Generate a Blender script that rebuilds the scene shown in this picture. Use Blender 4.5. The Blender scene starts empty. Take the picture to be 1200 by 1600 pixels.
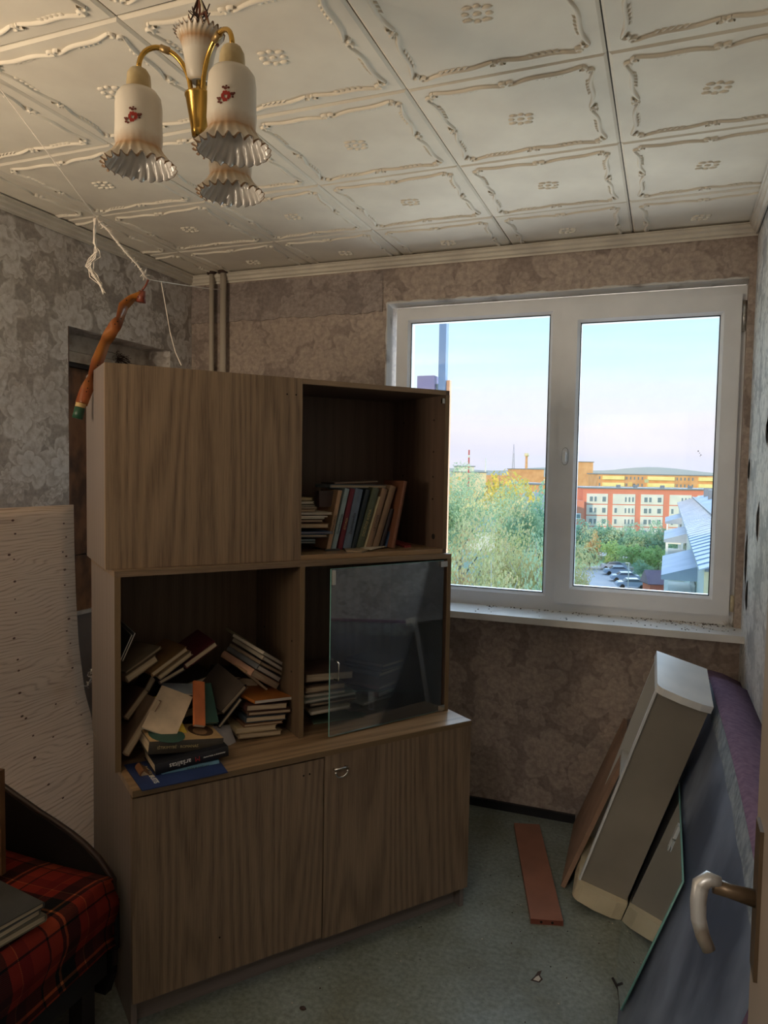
import bpy, bmesh, math, random
from mathutils import Vector, Matrix, noise
R = math.radians
random.seed(7)
sc = bpy.context.scene
COL = sc.collection

# ------------------------------------------------------------------ camera
CAM = Vector((1.67, -1.3388, 1.5225)); YAW, PIT, ROL, FPX = .37, -.0566, .0169, 1141.6
_f0 = Vector((-math.sin(YAW), math.cos(YAW), 0)); _r0 = Vector((math.cos(YAW), math.sin(YAW), 0)); _z = Vector((0, 0, 1))
CF = _f0*math.cos(PIT)+_z*math.sin(PIT); _u = -_f0*math.sin(PIT)+_z*math.cos(PIT)
CR = _r0*math.cos(ROL)+_u*math.sin(ROL); CU = -_r0*math.sin(ROL)+_u*math.cos(ROL)
cd = bpy.data.cameras.new('camera'); cam = bpy.data.objects.new('camera', cd); COL.objects.link(cam)
cam.matrix_world = Matrix(((CR.x, CU.x, -CF.x, CAM.x), (CR.y, CU.y, -CF.y, CAM.y), (CR.z, CU.z, -CF.z, CAM.z), (0, 0, 0, 1)))
cd.sensor_fit = 'AUTO'; cd.sensor_width = 36; cd.lens = 36*FPX/1600; cd.clip_start = .02; cd.clip_end = 5000
sc.camera = cam

# ------------------------------------------------------------------ colour helper, world
def S(r, g, b, k=1.0):
    f = lambda c: ((c/255+.055)/1.055)**2.4 if c/255 > .04045 else c/255/12.92
    return (f(r)*k, f(g)*k, f(b)*k, 1)
w = bpy.data.worlds.new('sky'); sc.world = w; w.use_nodes = True
nt = w.node_tree; N = nt.nodes; Lk = nt.links; N.clear()
tc = N.new('ShaderNodeTexCoord'); sp = N.new('ShaderNodeSeparateXYZ'); Lk.new(tc.outputs['Generated'], sp.inputs[0])
mp = N.new('ShaderNodeMapping'); mp.inputs['Scale'].default_value = (1.2, 1.2, 16); Lk.new(tc.outputs['Generated'], mp.inputs[0])
nz = N.new('ShaderNodeTexNoise'); nz.inputs['Scale'].default_value = 2.6; nz.inputs['Detail'].default_value = 5; Lk.new(mp.outputs[0], nz.inputs[0])
ma = N.new('ShaderNodeMath'); ma.operation = 'MULTIPLY_ADD'; ma.inputs[1].default_value = .07; Lk.new(nz.outputs[0], ma.inputs[0])
Lk.new(sp.outputs['Z'], ma.inputs[2])
cr = N.new('ShaderNodeValToRGB'); Lk.new(ma.outputs[0], cr.inputs[0])
e = cr.color_ramp.elements
e[0].position = .02; e[0].color = S(205, 212, 228); e[1].position = 1; e[1].color = S(110, 165, 225)
for p_, c_ in ((.06, S(218, 214, 226)), (.10, S(228, 222, 226)), (.16, S(216, 228, 236)), (.22, S(196, 228, 243)), (.32, S(176, 216, 242)), (.5, S(150, 198, 236))):
    q = e.new(p_); q.color = c_
bgn = N.new('ShaderNodeBackground'); Lk.new(cr.outputs[0], bgn.inputs[0]); bgn.inputs[1].default_value = 1.35
wo = N.new('ShaderNodeOutputWorld'); Lk.new(bgn.outputs[0], wo.inputs[0])

def lamp(name, kind, energy, color, loc=(0, 0, 0), d=(0, 0, -1), **kw):
    l = bpy.data.lights.new(name, kind); l.energy = energy; l.color = color
    for k, v in kw.items(): setattr(l, k, v)
    o = bpy.data.objects.new(name, l); COL.objects.link(o); o.location = loc
    o.rotation_euler = Vector(d).to_track_quat('-Z', 'Y').to_euler(); return o
# low evening sun from behind the building, and the broad glow of the sky in front of the window
lamp('sun', 'SUN', 2.6, (1, .72, .42), d=(.28, 1, -.17), angle=R(.6))
lamp('sky_glow', 'SUN', 5.5, (.74, .87, 1), d=(-.55, -1, -.55), angle=R(85))
# added warm fill for the ceiling, behind a made-up opening in the rear wall
lamp('rear_fill', 'AREA', 36, (1, .80, .58), loc=(-.40, -1.50, 1.62), d=(.25, .42, .85), shape='RECTANGLE', size=.52, size_y=1.0)
# added lamp, unseen below the sill line, standing in for daylight off the yard
lamp('yard_bounce_fill', 'AREA', 490, (1, .98, .95), loc=(1.2, 6.0, -1.6), d=(0, -.75, .55), shape='RECTANGLE', size=7, size_y=3)
# added fill lamp in the hall, kept out of view above the door lintel
lamp('hall_fill', 'AREA', 24, (1, .9, .8), loc=(1.2, -2.2, 2.42), d=(0, 0, -1), shape='RECTANGLE', size=.5, size_y=.5)
sc.view_settings.view_transform = 'Standard'; sc.view_settings.look = 'None'
sc.view_settings.exposure = .08; sc.view_settings.gamma = 1; sc.view_settings.use_curve_mapping = False

# ------------------------------------------------------------------ sight helpers (turn a measured direction into a point in the room)
def ray(px, py): return CR*((px-600)/FPX) - CU*((py-800)/FPX) + CF
def bx(px, py, x): d = ray(px, py); return CAM + d*((x-CAM.x)/d.x)
def by(px, py, y): d = ray(px, py); return CAM + d*((y-CAM.y)/d.y)
def bz(px, py, z): d = ray(px, py); return CAM + d*((z-CAM.z)/d.z)
def bd(px, py, t): return CAM + ray(px, py)*t
def bpl(px, py, p, n): d = ray(px, py); return CAM + d*((Vector(p)-CAM).dot(n)/d.dot(n))

# ------------------------------------------------------------------ materials
def mat(name, col=(.5, .5, .5, 1), rough=.6, metal=0, spec=.5, **kw):
    m = bpy.data.materials.new(name); m.use_nodes = True
    b = m.node_tree.nodes['Principled BSDF']
    b.inputs['Base Color'].default_value = col; b.inputs['Roughness'].default_value = rough; b.inputs['Metallic'].default_value = metal
    b.inputs['Specular IOR Level'].default_value = spec
    for k, v in kw.items(): b.inputs[k].default_value = v
    return m
class G:
    """small node-graph helper"""
    def __init__(s, m): s.m = m; s.t = m.node_tree; s.b = s.t.nodes['Principled BSDF']; s.o = s.t.nodes['Material Output']
    def n(s, k, **kw):
        x = s.t.nodes.new('ShaderNode'+k)
        for a, v in kw.items():
            if hasattr(x, a) and not a[0].isupper(): setattr(x, a, v)
            else: x.inputs[a.replace('_', ' ')].default_value = v
        return x
    def l(s, a, b): s.t.links.new(a, b)
    def coord(s, kind='Object', scale=(1, 1, 1), loc=(0, 0, 0), rot=(0, 0, 0)):
        c = s.n('TexCoord'); p = s.n('Mapping'); p.inputs['Scale'].default_value = scale; p.inputs['Location'].default_value = loc; p.inputs['Rotation'].default_value = rot
        s.l(c.outputs[kind], p.inputs[0]); return p.outputs[0]
    def noise(s, v, scale, detail=4, rough=.5, dist=0):
        x = s.n('TexNoise'); x.inputs['Scale'].default_value = scale; x.inputs['Detail'].default_value = detail; x.inputs['Roughness'].default_value = rough; x.inputs['Distortion'].default_value = dist
        s.l(v, x.inputs['Vector']); return x.outputs[0]
    def math(s, op, a, b=None, c=None):
        x = s.n('Math'); x.operation = op
        for i, q in enumerate((a, b, c)):
            if q is None: continue
            if isinstance(q, (int, float)): x.inputs[i].default_value = q
            else: s.l(q, x.inputs[i])
        return x.outputs[0]
    def ramp(s, f, stops):
        x = s.n('ValToRGB'); s.l(f, x.inputs[0]); e = x.color_ramp.elements
        e[0].position, e[0].color = stops[0]; e[1].position, e[1].color = stops[-1]
        for p_, c_ in stops[1:-1]: q = e.new(p_); q.color = c_
        return x.outputs[0]
    def mix(s, f, a, b, mode='MIX'):
        x = s.n('Mix'); x.data_type = 'RGBA'; x.blend_type = mode
        for i, q in ((0, f), (6, a), (7, b)):
            if isinstance(q, (int, float)): x.inputs[i].default_value = q
            elif isinstance(q, tuple): x.inputs[i].default_value = q
            else: s.l(q, x.inputs[i])
        return x.outputs[2]
    def base(s, c): s.l(c, s.b.inputs['Base Color'])
    def bump(s, h, strength=.3, dist=.002):
        x = s.n('Bump'); x.inputs['Strength'].default_value = strength; x.inputs['Distance'].default_value = dist; s.l(h, x.inputs['Height']); s.l(x.outputs[0], s.b.inputs['Normal'])

def noisy(name, c1, c2, scale=8, rough=.7, detail=4, coord='Object', sc3=(1, 1, 1), bump=0, bd_=.002, lo=.35, hi=.65, **kw):
    m = mat(name, c1, rough, **kw); g = G(m); v = g.coord(coord, sc3); f = g.noise(v, scale, detail)
    g.base(g.ramp(f, [(lo, c1), (hi, c2)]))
    if bump: g.bump(f, bump, bd_)
    return m

def wallpaper(name, base, light, dark, blot, scale=4.2, hi=1.0):
    m = mat(name, base, .62, spec=.3); g = G(m); v = g.coord('UV')
    wv = g.n('TexNoise'); wv.inputs['Scale'].default_value = 7; wv.inputs['Detail'].default_value = 3; g.l(v, wv.inputs['Vector'])
    off = g.n('VectorMath', operation='SCALE'); off.inputs['Scale'].default_value = .09; g.l(wv.outputs['Color'], off.inputs[0])
    vv = g.n('VectorMath', operation='ADD'); g.l(v, vv.inputs[0]); g.l(off.outputs[0], vv.inputs[1])
    cols = None; hs = None
    for k, (scl, rad, petals) in enumerate(((scale, .52, 2.5), (scale*1.9, .5, 3))):
        vo = g.n('TexVoronoi', voronoi_dimensions='2D'); vo.inputs['Scale'].default_value = scl; vo.inputs['Randomness'].default_value = .75
        g.l(vv.outputs[0], vo.inputs['Vector'])
        d = g.n('VectorMath', operation='SUBTRACT'); g.l(vv.outputs[0], d.inputs[0])
        g.l(vo.outputs['Position'], d.inputs[1])
        s3 = g.n('SeparateXYZ'); g.l(d.outputs[0], s3.inputs[0])
        an = g.math('ARCTAN2', s3.outputs[1], s3.outputs[0]); r_ = vo.outputs['Distance']
        pet = g.math('MULTIPLY_ADD', g.math('ABSOLUTE', g.math('SINE', g.math('MULTIPLY_ADD', r_, 3.0, g.math('MULTIPLY', an, petals)))), .42, .58)
        q = g.math('DIVIDE', r_, g.math('MULTIPLY', pet, rad))
        rings = g.math('FRACT', g.math('MULTIPLY', q, 2.0))
        mask = g.ramp(q, [(0, (1, 1, 1, 1)), (.86, (.75, .75, .75, 1)), (.98, (0, 0, 0, 1))])
        val = g.math('MULTIPLY', g.math('MULTIPLY_ADD', rings, .75, .25), mask)
        hs = val if hs is None else g.math('MAXIMUM', g.math('MULTIPLY', val, .75), hs)
    fine = g.noise(v, 55, 5, .6); big = g.noise(v, 1.7, 3)
    mid = g.noise(v, 13, 5, .6)
    h2 = g.math('MULTIPLY_ADD', mid, .5, g.math('MULTIPLY', hs, .62))
    c = g.ramp(h2, [(.14, dark), (.38, base), (.62, light), (.85, light)])
    c = g.mix(g.math('MULTIPLY', g.math('SUBTRACT', big, .42), 1.6), c, blot, 'MIX')
    c = g.mix(.22, c, g.ramp(fine, [(.3, (0, 0, 0, 1)), (.7, (1, 1, 1, 1))]), 'OVERLAY')
    g.base(c); g.bump(g.math('MULTIPLY_ADD', fine, .35, h2), .42, .002)
    return m

def veneer(name, c_dark, c_mid, c_light, rough=.42, band=38, spec=.4, cath=1.0, bump=.12):
    m = mat(name, c_mid, rough, spec=spec); g = G(m)
    oi = g.n('ObjectInfo'); c0 = g.coord('UV')
    sh = g.n('VectorMath', operation='ADD'); g.l(c0, sh.inputs[0])
    cx = g.n('CombineXYZ'); g.l(g.math('MULTIPLY', oi.outputs['Random'], 7.3), cx.inputs[0]); g.l(g.math('MULTIPLY', oi.outputs['Random'], 3.1), cx.inputs[1]); g.l(cx.outputs[0], sh.inputs[1])
    mp = g.n('Mapping'); g.l(sh.outputs[0], mp.inputs[0]); mp.inputs['Scale'].default_value = (1, .085, 1)
    warp = g.noise(mp.outputs[0], 5.0, 2, .4, .35)                           # cathedral figures
    sx = g.n('SeparateXYZ'); g.l(sh.outputs[0], sx.inputs[0])
    ph = g.math('MULTIPLY_ADD', warp, 75*cath, g.math('MULTIPLY', sx.outputs[0], band*4))
    ring = g.math('MULTIPLY_ADD', g.math('SINE', ph), .5, .5)
    mp2 = g.n('Mapping'); g.l(sh.outputs[0], mp2.inputs[0]); mp2.inputs['Scale'].default_value = (1, .018, 1)
    fib = g.noise(mp2.outputs[0], 520, 3, .6); f2 = g.noise(mp2.outputs[0], 190, 3, .55)
    v = g.math('ADD', g.math('MULTIPLY', ring, .17), g.math('ADD', g.math('MULTIPLY', fib, .60), g.math('MULTIPLY', f2, .36)))
    c = g.ramp(v, [(.36, c_dark), (.56, c_mid), (.78, c_light)])
    g.base(c); g.bump(fib, bump, .0006)
    return m

def thinglass(name, tint=(.93, .97, .96, 1), refl=1.0, dirt=0.0):
    m = mat(name, (1, 1, 1, 1), 0); g = G(m); g.t.nodes.remove(g.b)
    tr = g.n('BsdfTransparent'); tr.inputs[0].default_value = tint
    gl = g.n('BsdfGlossy'); gl.inputs['Roughness'].default_value = .02; gl.inputs[0].default_value = (.9, .95, 1, 1)
    fr = g.n('Fresnel'); fr.inputs['IOR'].default_value = 1.52
    mx = g.n('MixShader'); g.l(g.math('MULTIPLY', fr.outputs[0], refl), mx.inputs[0]); g.l(tr.outputs[0], mx.inputs[1]); g.l(gl.outputs[0], mx.inputs[2])
    out = mx.outputs[0]
    if dirt:
        df = g.n('BsdfDiffuse'); df.inputs[0].default_value = (.75, .78, .8, 1); m2 = g.n('MixShader')
        g.l(g.math('MULTIPLY', g.noise(g.coord('Object'), 6, 6, .7), dirt), m2.inputs[0]); g.l(out, m2.inputs[1]); g.l(df.outputs[0], m2.inputs[2]); out = m2.outputs[0]
    g.l(out, g.o.inputs['Surface'])
    return m

M = {}
M['wp_left'] = wallpaper('wallpaper_left', S(176, 169, 162), S(216, 213, 210), S(148, 142, 138), S(174, 160, 148))
M['wp_back'] = wallpaper('wallpaper_back', S(158, 144, 136), S(176, 162, 151), S(132, 120, 114), S(142, 126, 117), scale=3.6)
M['wp_back_top'] = wallpaper('wallpaper_back_top', S(146, 135, 131), S(160, 149, 144), S(126, 116, 113), S(138, 126, 121), scale=3.6)
M['wp_right'] = wallpaper('wallpaper_right', S(176, 178, 180), S(214, 215, 214), S(150, 152, 156), S(186, 184, 180))
M['hall'] = noisy('hall_wall', S(200, 192, 180), S(188, 180, 168), 3, .8)
M['plaster'] = noisy('plaster', S(205, 203, 200), S(150, 143, 138), 9, .75, 8, bump=.8, bd_=.006, lo=.55, hi=.68)
M['ceil'] = noisy('polystyrene_tile', S(236, 229, 213), S(224, 216, 201), 5, .7, 6, bump=.15, bd_=.002, spec=.25)
M['cornice'] = noisy('cornice', S(214, 208, 194), S(190, 183, 172), 6, .55, 4)
M['ceilbase'] = mat('ceiling_concrete', S(70, 64, 58), .9)
# floor: worn grey green linoleum paint
m = mat('painted_floor', S(126, 132, 122), .42, spec=.5); g = G(m); v = g.coord('Object')
f1 = g.noise(v, 3.2, 6, .62); f2 = g.noise(v, 70, 4, .6); f3 = g.noise(v, 16, 6, .65)
c = g.ramp(f1, [(.3, S(118, 120, 104)), (.5, S(132, 140, 132)), (.7, S(146, 156, 152))])
c = g.mix(.45, c, g.ramp(f2, [(.3, S(60, 60, 60)), (.7, S(200, 200, 200))]), 'OVERLAY'); c = g.mix(g.ramp(f3, [(.62, (0, 0, 0, 1)), (.75, (.5, .5, .5, 1))]), c, S(94, 92, 80))
g.base(c); g.l(g.ramp(f3, [(.3, (.3, .3, .3, 1)), (.7, (.55, .55, .55, 1))]), g.b.inputs['Roughness']); g.bump(f2, .12, .001); M['floor'] = m
M['pvc'] = noisy('window_plastic', S(236, 240, 246), S(226, 230, 236), 5, .32, 4, spec=.5)
M['pvc_dark'] = mat('gasket', S(40, 46, 56), .5)
M['sill'] = noisy('sill_paint', S(222, 222, 220), S(205, 205, 202), 7, .3, 5)
M['wglass'] = thinglass('window_glass', (.97, .99, 1, 1), .55, .05)
M['cglass'] = thinglass('cabinet_glass', (.93, .96, .97, 1), 1.9, .04)
M['clipm'] = mat('clip_metal', S(190, 196, 198), .35, .3)
M['cglass2'] = thinglass('loose_glass', (.86, .92, .93, 1), 1.0, .05)
M['edge_glass'] = mat('glass_edge', S(120, 170, 165), .15, **{'Alpha': 1})
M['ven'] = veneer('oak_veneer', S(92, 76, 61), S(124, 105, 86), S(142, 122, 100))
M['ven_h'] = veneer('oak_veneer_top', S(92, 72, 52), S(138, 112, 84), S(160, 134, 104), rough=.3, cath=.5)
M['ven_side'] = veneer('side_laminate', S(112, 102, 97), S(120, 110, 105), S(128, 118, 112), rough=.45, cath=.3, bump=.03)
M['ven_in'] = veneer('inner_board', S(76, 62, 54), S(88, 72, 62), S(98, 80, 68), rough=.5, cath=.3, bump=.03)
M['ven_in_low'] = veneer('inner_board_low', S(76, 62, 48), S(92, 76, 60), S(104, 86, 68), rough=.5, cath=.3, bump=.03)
M['edge'] = mat('edge_band', S(112, 92, 66), .5)
M['chrome'] = mat('chrome', S(200, 198, 192), .22, 1)
M['hole'] = mat('black_hole', S(12, 10, 9), .9)
M['rubber_skirting'] = mat('black_skirting', S(22, 22, 26), .45)
M['pipe'] = mat('pipe_paint', S(196, 186, 172), .4)
M['twine'] = mat('twine', S(226, 218, 208), .8)
M['brass'] = mat('brass', S(196, 158, 82), .24, 1)
M['brass_old'] = mat('brass_old', S(168, 142, 98), .4, .8)
M['wire'] = mat('wire_brown', S(110, 60, 40), .6)
M['wire_dark'] = mat('wire_dark', S(60, 40, 32), .7)
m = noisy('pine_plywood', S(172, 148, 126), S(152, 126, 104), 6, .6); g = G(m)
v = g.coord('UV', (1, 1, 1)); wp = g.n('Mapping'); g.l(v, wp.inputs[0]); wp.inputs['Scale'].default_value = (.5, 2.2, 1)
wn = g.noise(wp.outputs[0], 2.3, 2, .5, 1.2); sx = g.n('SeparateXYZ'); g.l(v, sx.inputs[0])
rg = g.math('POWER', g.math('MULTIPLY_ADD', g.math('SINE', g.math('MULTIPLY_ADD', wn, 70, g.math('MULTIPLY', sx.outputs[1], 420))), .5, .5), 3)
fb = g.n('Mapping'); g.l(v, fb.inputs[0]); fb.inputs['Scale'].default_value = (.04, 1, 1); fbn = g.noise(fb.outputs[0], 160, 3, .6)
vv = g.math('ADD', g.math('MULTIPLY_ADD', rg, -.13, .34), g.math('MULTIPLY', fbn, .45))
g.base(g.ramp(vv, [(.32, S(158, 126, 102)), (.5, S(210, 182, 154)), (.72, S(226, 200, 172))])); M['ply'] = m
M['knot'] = mat('wood_knot', S(96, 62, 44), .6)
M['brownboard'] = noisy('marbled_hardboard', S(140, 96, 62), S(88, 58, 40), 14, .5, 6, sc3=(1, 1, .6), lo=.4, hi=.62)
M['greyboard'] = noisy('grey_brown_board', S(128, 114, 104), S(112, 98, 90), 5, .55)
M['oldwhite'] = noisy('old_white_paint', S(196, 186, 172), S(138, 118, 100), 12, .6, 7, bump=.3, lo=.5, hi=.72)
M['fly'] = noisy('flypaper', S(172, 108, 40), S(130, 66, 28), 12, .28, 3, **{'Transmission Weight': .15})
M['fly_cap'] = mat('brown_cap', S(112, 50, 34), .45)
M['fly_tube'] = mat('green_tube', S(24, 66, 46), .45); M['fly_ring'] = mat('tube_ring', S(178, 150, 100), .5)
M['boxgrey'] = noisy('grey_cabinet_paint', S(134, 128, 118), S(122, 116, 106), 4, .5, 6)
M['boxcream'] = noisy('cream_end_plate', S(206, 196, 168), S(188, 176, 148), 6, .4, 5)
M['boxwhite'] = noisy('white_end_plate', S(214, 216, 216), S(196, 200, 202), 6, .4, 5)
M['boxin'] = mat('white_inside', S(176, 176, 172), .5)
M['tanboard'] = noisy('tan_board', S(158, 128, 108), S(140, 112, 94), 9, .55, 4, sc3=(1, 1, .3))
M['redboard'] = noisy('red_brown_board', S(152, 104, 84), S(138, 94, 76), 9, .5, 4)
M['redboard_side'] = mat('red_board_end', S(110, 60, 46), .6)
m = noisy('blue_black_lining', S(66, 76, 96), S(128, 140, 162), 3.2, .5, 9, sc3=(2.2, .9, .4), bump=.15, bd_=.003, spec=.45); M['lining'] = m
M['purple'] = noisy('purple_upholstery', S(122, 100, 122), S(104, 84, 106), 60, .95, 5, bump=.4, bd_=.002, spec=.15)
M['fluff'] = noisy('pale_wadding', S(140, 150, 160), S(104, 114, 126), 40, .9, 5, bump=.8, bd_=.006)
M['black_fabric'] = noisy('black_upholstery', S(12, 10, 11), S(18, 14, 14), 30, .7, 4)
M['piping'] = mat('brown_piping', S(46, 30, 26), .5)
M['darkwood'] = mat('dark_wood', S(30, 24, 22), .6)
M['board_edge'] = noisy('brown_board', S(116, 84, 56), S(98, 70, 48), 8, .5)
M['doorpaint'] = noisy('door_paint', S(158, 146, 134), S(146, 134, 122), 4, .45, 5)
M['steel'] = noisy('worn_steel', S(186, 188, 188), S(140, 132, 122), 22, .36, 5, metal=.5, lo=.45, hi=.62)
M['plate_brown'] = mat('aged_plate', S(98, 82, 64), .4, .6)
M['pages'] = noisy('book_pages', S(196, 178, 150), S(168, 150, 124), 90, .85, 3, sc3=(.1, .1, 6))
M['pages_w'] = noisy('white_pages', S(214, 208, 196), S(190, 184, 172), 90, .85, 3, sc3=(.1, .1, 6))
M['ink'] = mat('ink', S(24, 24, 26), .6); M['whiteink'] = mat('white_print', S(226, 226, 222), .6); M['redink'] = mat('red_print', S(150, 40, 36), .6); M['goldink'] = mat('gold_print', S(176, 160, 110), .5)
M['foil'] = mat('foil', S(210, 206, 200), .3, .6)
# plaid
m = mat('plaid', S(140, 40, 26), .9, spec=.15); g = G(m); v = g.coord('UV'); s3 = g.n('SeparateXYZ'); g.l(v, s3.inputs[0])
def stripes(axis, per, stops, ph=0):
    f = g.math('FRACT', g.math('MULTIPLY_ADD', s3.outputs[axis], 1/per, ph)); r_ = g.ramp(f, stops); r_.node.color_ramp.interpolation = 'CONSTANT'; return r_
B_, A_, O_, D_ = S(112, 32, 24), S(138, 56, 34), S(160, 96, 56), S(18, 18, 20)
K = S(88, 20, 20)
sa = [(0, D_), (.20, O_), (.235, D_), (.29, A_), (.47, D_), (.5, B_), (.72, K), (.86, O_), (.875, B_), (1, B_)]
ca = stripes(0, .21, sa); cb = stripes(1, .21, sa, .3)
wv = g.math('FRACT', g.math('MULTIPLY', g.math('ADD', s3.outputs[0], s3.outputs[1]), 260)); mk = g.math('GREATER_THAN', wv, .5)
g.base(g.mix(.45, g.mix(1.0, ca, cb, 'DARKEN'), g.mix(mk, ca, cb))); g.bump(g.noise(v, 300, 2), .3, .001); M['plaid'] = m

# ------------------------------------------------------------------ mesh helpers
class MB:
    def __init__(s): s.v = []; s.f = []; s.uv = []; s.mi = []; s.mats = []; s.T = Matrix.Identity(4); s.cur = 0; s.sm = []; s.smooth = False
    def use(s, m):
        if m not in s.mats: s.mats.append(m)
        s.cur = s.mats.index(m); return s
    def face(s, pts, uv=None):
        i = len(s.v); s.v += [tuple(s.T @ Vector(p)) for p in pts]; s.f.append(tuple(range(i, i+len(pts))))
        if uv is None:
            a, b, c = Vector(pts[0]), Vector(pts[1]), Vector(pts[-1]); n = (b-a).cross(c-a)
            k = max(range(3), key=lambda q: abs(n[q])); ax = {0: (1, 2), 1: (0, 2), 2: (0, 1)}[k]
            uv = [(Vector(p)[ax[0]], Vector(p)[ax[1]]) for p in pts]
        s.uv.append(uv); s.mi.append(s.cur); s.sm.append(s.smooth)
    def box(s, x0, x1, y0, y1, z0, z1, grain='z'):
        P = lambda x, y, z: (x, y, z)
        F = [((x0, y0, z0), (x1, y0, z0), (x1, y0, z1), (x0, y0, z1)), ((x1, y1, z0), (x0, y1, z0), (x0, y1, z1), (x1, y1, z1)),
             ((x0, y1, z0), (x0, y0, z0), (x0, y0, z1), (x0, y1, z1)), ((x1, y0, z0), (x1, y1, z0), (x1, y1, z1), (x1, y0, z1)),
             ((x0, y0, z1), (x1, y0, z1), (x1, y1, z1), (x0, y1, z1)), ((x0, y1, z0), (x1, y1, z0), (x1, y0, z0), (x0, y0, z0))]
        nax = [1, 1, 0, 0, 2, 2]; gi = 'xyz'.index(grain)
        for q, k in zip(F, nax):
            ax = [a for a in range(3) if a != k]
            if gi in ax: u = [a for a in ax if a != gi][0]; vv = gi
            else: u, vv = ax
            s.face(q, [(p[u], p[vv]) for p in q])
        return s
    def tube(s, pts, r, seg=8, caps=True, flat=None):
        pts = [Vector(p) for p in pts]; n = len(pts); rr = r if isinstance(r, (list, tuple)) else [r]*n
        rings = []; up = None
        for i, p in enumerate(pts):
            d = (pts[min(i+1, n-1)]-pts[max(i-1, 0)]).normalized()
            if up is None: up = d.orthogonal().normalized()
            up = (up-d*up.dot(d)); up = up.normalized() if up.length > 1e-6 else d.orthogonal().normalized()
            sd = d.cross(up); rings.append([p+(up*math.cos(a)+sd*math.sin(a))*rr[i] for a in [2*math.pi*k/seg for k in range(seg)]])
        sm = s.smooth; s.smooth = True; acc = 0
        for i in range(n-1):
            l = (pts[i+1]-pts[i]).length
            for k in range(seg):
                k2 = (k+1) % seg
                s.face([rings[i][k], rings[i][k2], rings[i+1][k2], rings[i+1][k]][::-1], [(k/seg, acc), ((k+1)/seg, acc), ((k+1)/seg, acc+l), (k/seg, acc+l)][::-1])
            acc += l
        s.smooth = False
        if caps: s.face(rings[0]); s.face(rings[-1][::-1])
        s.smooth = sm; return s
    def lathe(s, prof, seg=24, fn=None, cap=False):
        sm = s.smooth; s.smooth = True; g_ = []
        for j, (r, z) in enumerate(prof):
            row = []
            for k in range(seg):
                a = 2*math.pi*k/seg; rr, zz, da = (r, z, 0) if fn is None else fn(r, z, a, j/(len(prof)-1))
                row.append((rr*math.cos(a+da), rr*math.sin(a+da), zz))
            g_.append(row)
        for j in range(len(prof)-1):
            for k in range(seg):
                k2 = (k+1) % seg; u0, u1 = k/seg, (k+1)/seg; v0, v1 = j/(len(prof)-1), (j+1)/(len(prof)-1)
                s.face([g_[j][k], g_[j][k2], g_[j+1][k2], g_[j+1][k]], [(u0, v0), (u1, v0), (u1, v1), (u0, v1)])
        s.smooth = False
        if cap: s.face(g_[0][::-1]); s.face(g_[-1])
        s.smooth = sm; return s
    def prism(s, poly, z0, z1):
        n = len(poly); s.face([(p[0], p[1], z1) for p in poly]); s.face([(p[0], p[1], z0) for p in poly][::-1])
        for i in range(n):
            a, b = poly[i], poly[(i+1) % n]; s.face([(a[0], a[1], z0), (b[0], b[1], z0), (b[0], b[1], z1), (a[0], a[1], z1)])
        return s
    def ball(s, c, r, seg=8, rings=5, sc3=(1, 1, 1)):
        c = Vector(c); sm = s.smooth; s.smooth = True
        P = lambda i, k: (c.x+sc3[0]*r*math.sin(math.pi*i/rings)*math.cos(2*math.pi*k/seg), c.y+sc3[1]*r*math.sin(math.pi*i/rings)*math.sin(2*math.pi*k/seg), c.z+sc3[2]*r*math.cos(math.pi*i/rings))
        for i in range(rings):
            for k in range(seg):
                q = [P(i, k), P(i+1, k), P(i+1, k+1), P(i, k+1)]
                if i == 0: q = [q[0], q[1], q[2]]
                elif i == rings-1: q = [q[0], q[1], q[3]]
                s.face(q)
        s.smooth = sm; return s
    def mesh(s, name, m=None):
        me = bpy.data.meshes.new(name); me.from_pydata(s.v, [], s.f)
        ul = me.uv_layers.new(name='UVMap'); flat = [c for q in s.uv for p in q for c in p]; ul.data.foreach_set('uv', flat)
        if s.mats:
            for q in s.mats: me.materials.append(q)
            me.polygons.foreach_set('material_index', s.mi)
        elif m: me.materials.append(m)
        me.polygons.foreach_set('use_smooth', s.sm); me.update()
        if any(s.sm):
            b = bmesh.new(); b.from_mesh(me); bmesh.ops.remove_doubles(b, verts=b.verts, dist=1e-5); b.to_mesh(me); b.free()
        return me
def link(name, me, parent=None, Mx=None):
    o = bpy.data.objects.new(name, me); COL.objects.link(o)
    if parent is not None: o.parent = parent
    if Mx is not None: o.matrix_local = Mx
    return o
def obj(name, mb, m=None, parent=None, Mx=None): return link(name, mb.mesh(name, m), parent, Mx)
def tag(o, label, cat, group=None, kind=None):
    o['label'] = label; o['category'] = cat
    if group: o['group'] = group
    if kind: o['kind'] = kind
    return o
def thing(name, label, cat, Mx=None, group=None):
    o = bpy.data.objects.new(name, None); COL.objects.link(o); o.empty_display_size = .05
    if Mx is not None: o.matrix_world = Mx
    return tag(o, label, cat, group)
def struct(o): o['kind'] = 'structure'; return o
def bevel(o, w_=.002, seg=2):
    b = o.modifiers.new('bevel', 'BEVEL'); b.width = w_; b.segments = seg; b.limit_method = 'ANGLE'; b.angle_limit = R(40); return o
def boxo(name, d, m, parent=None, grain='z', Mx=None, bev=0):
    o = obj(name, MB().box(*d, grain=grain), m, parent, Mx)
    if bev: bevel(o, bev)
    return o
def copy_tree(o, parent=None):
    c = o.copy(); COL.objects.link(c)
    if parent is not None: c.parent = parent
    for ch in list(o.children): copy_tree(ch, c)
    return c
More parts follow.
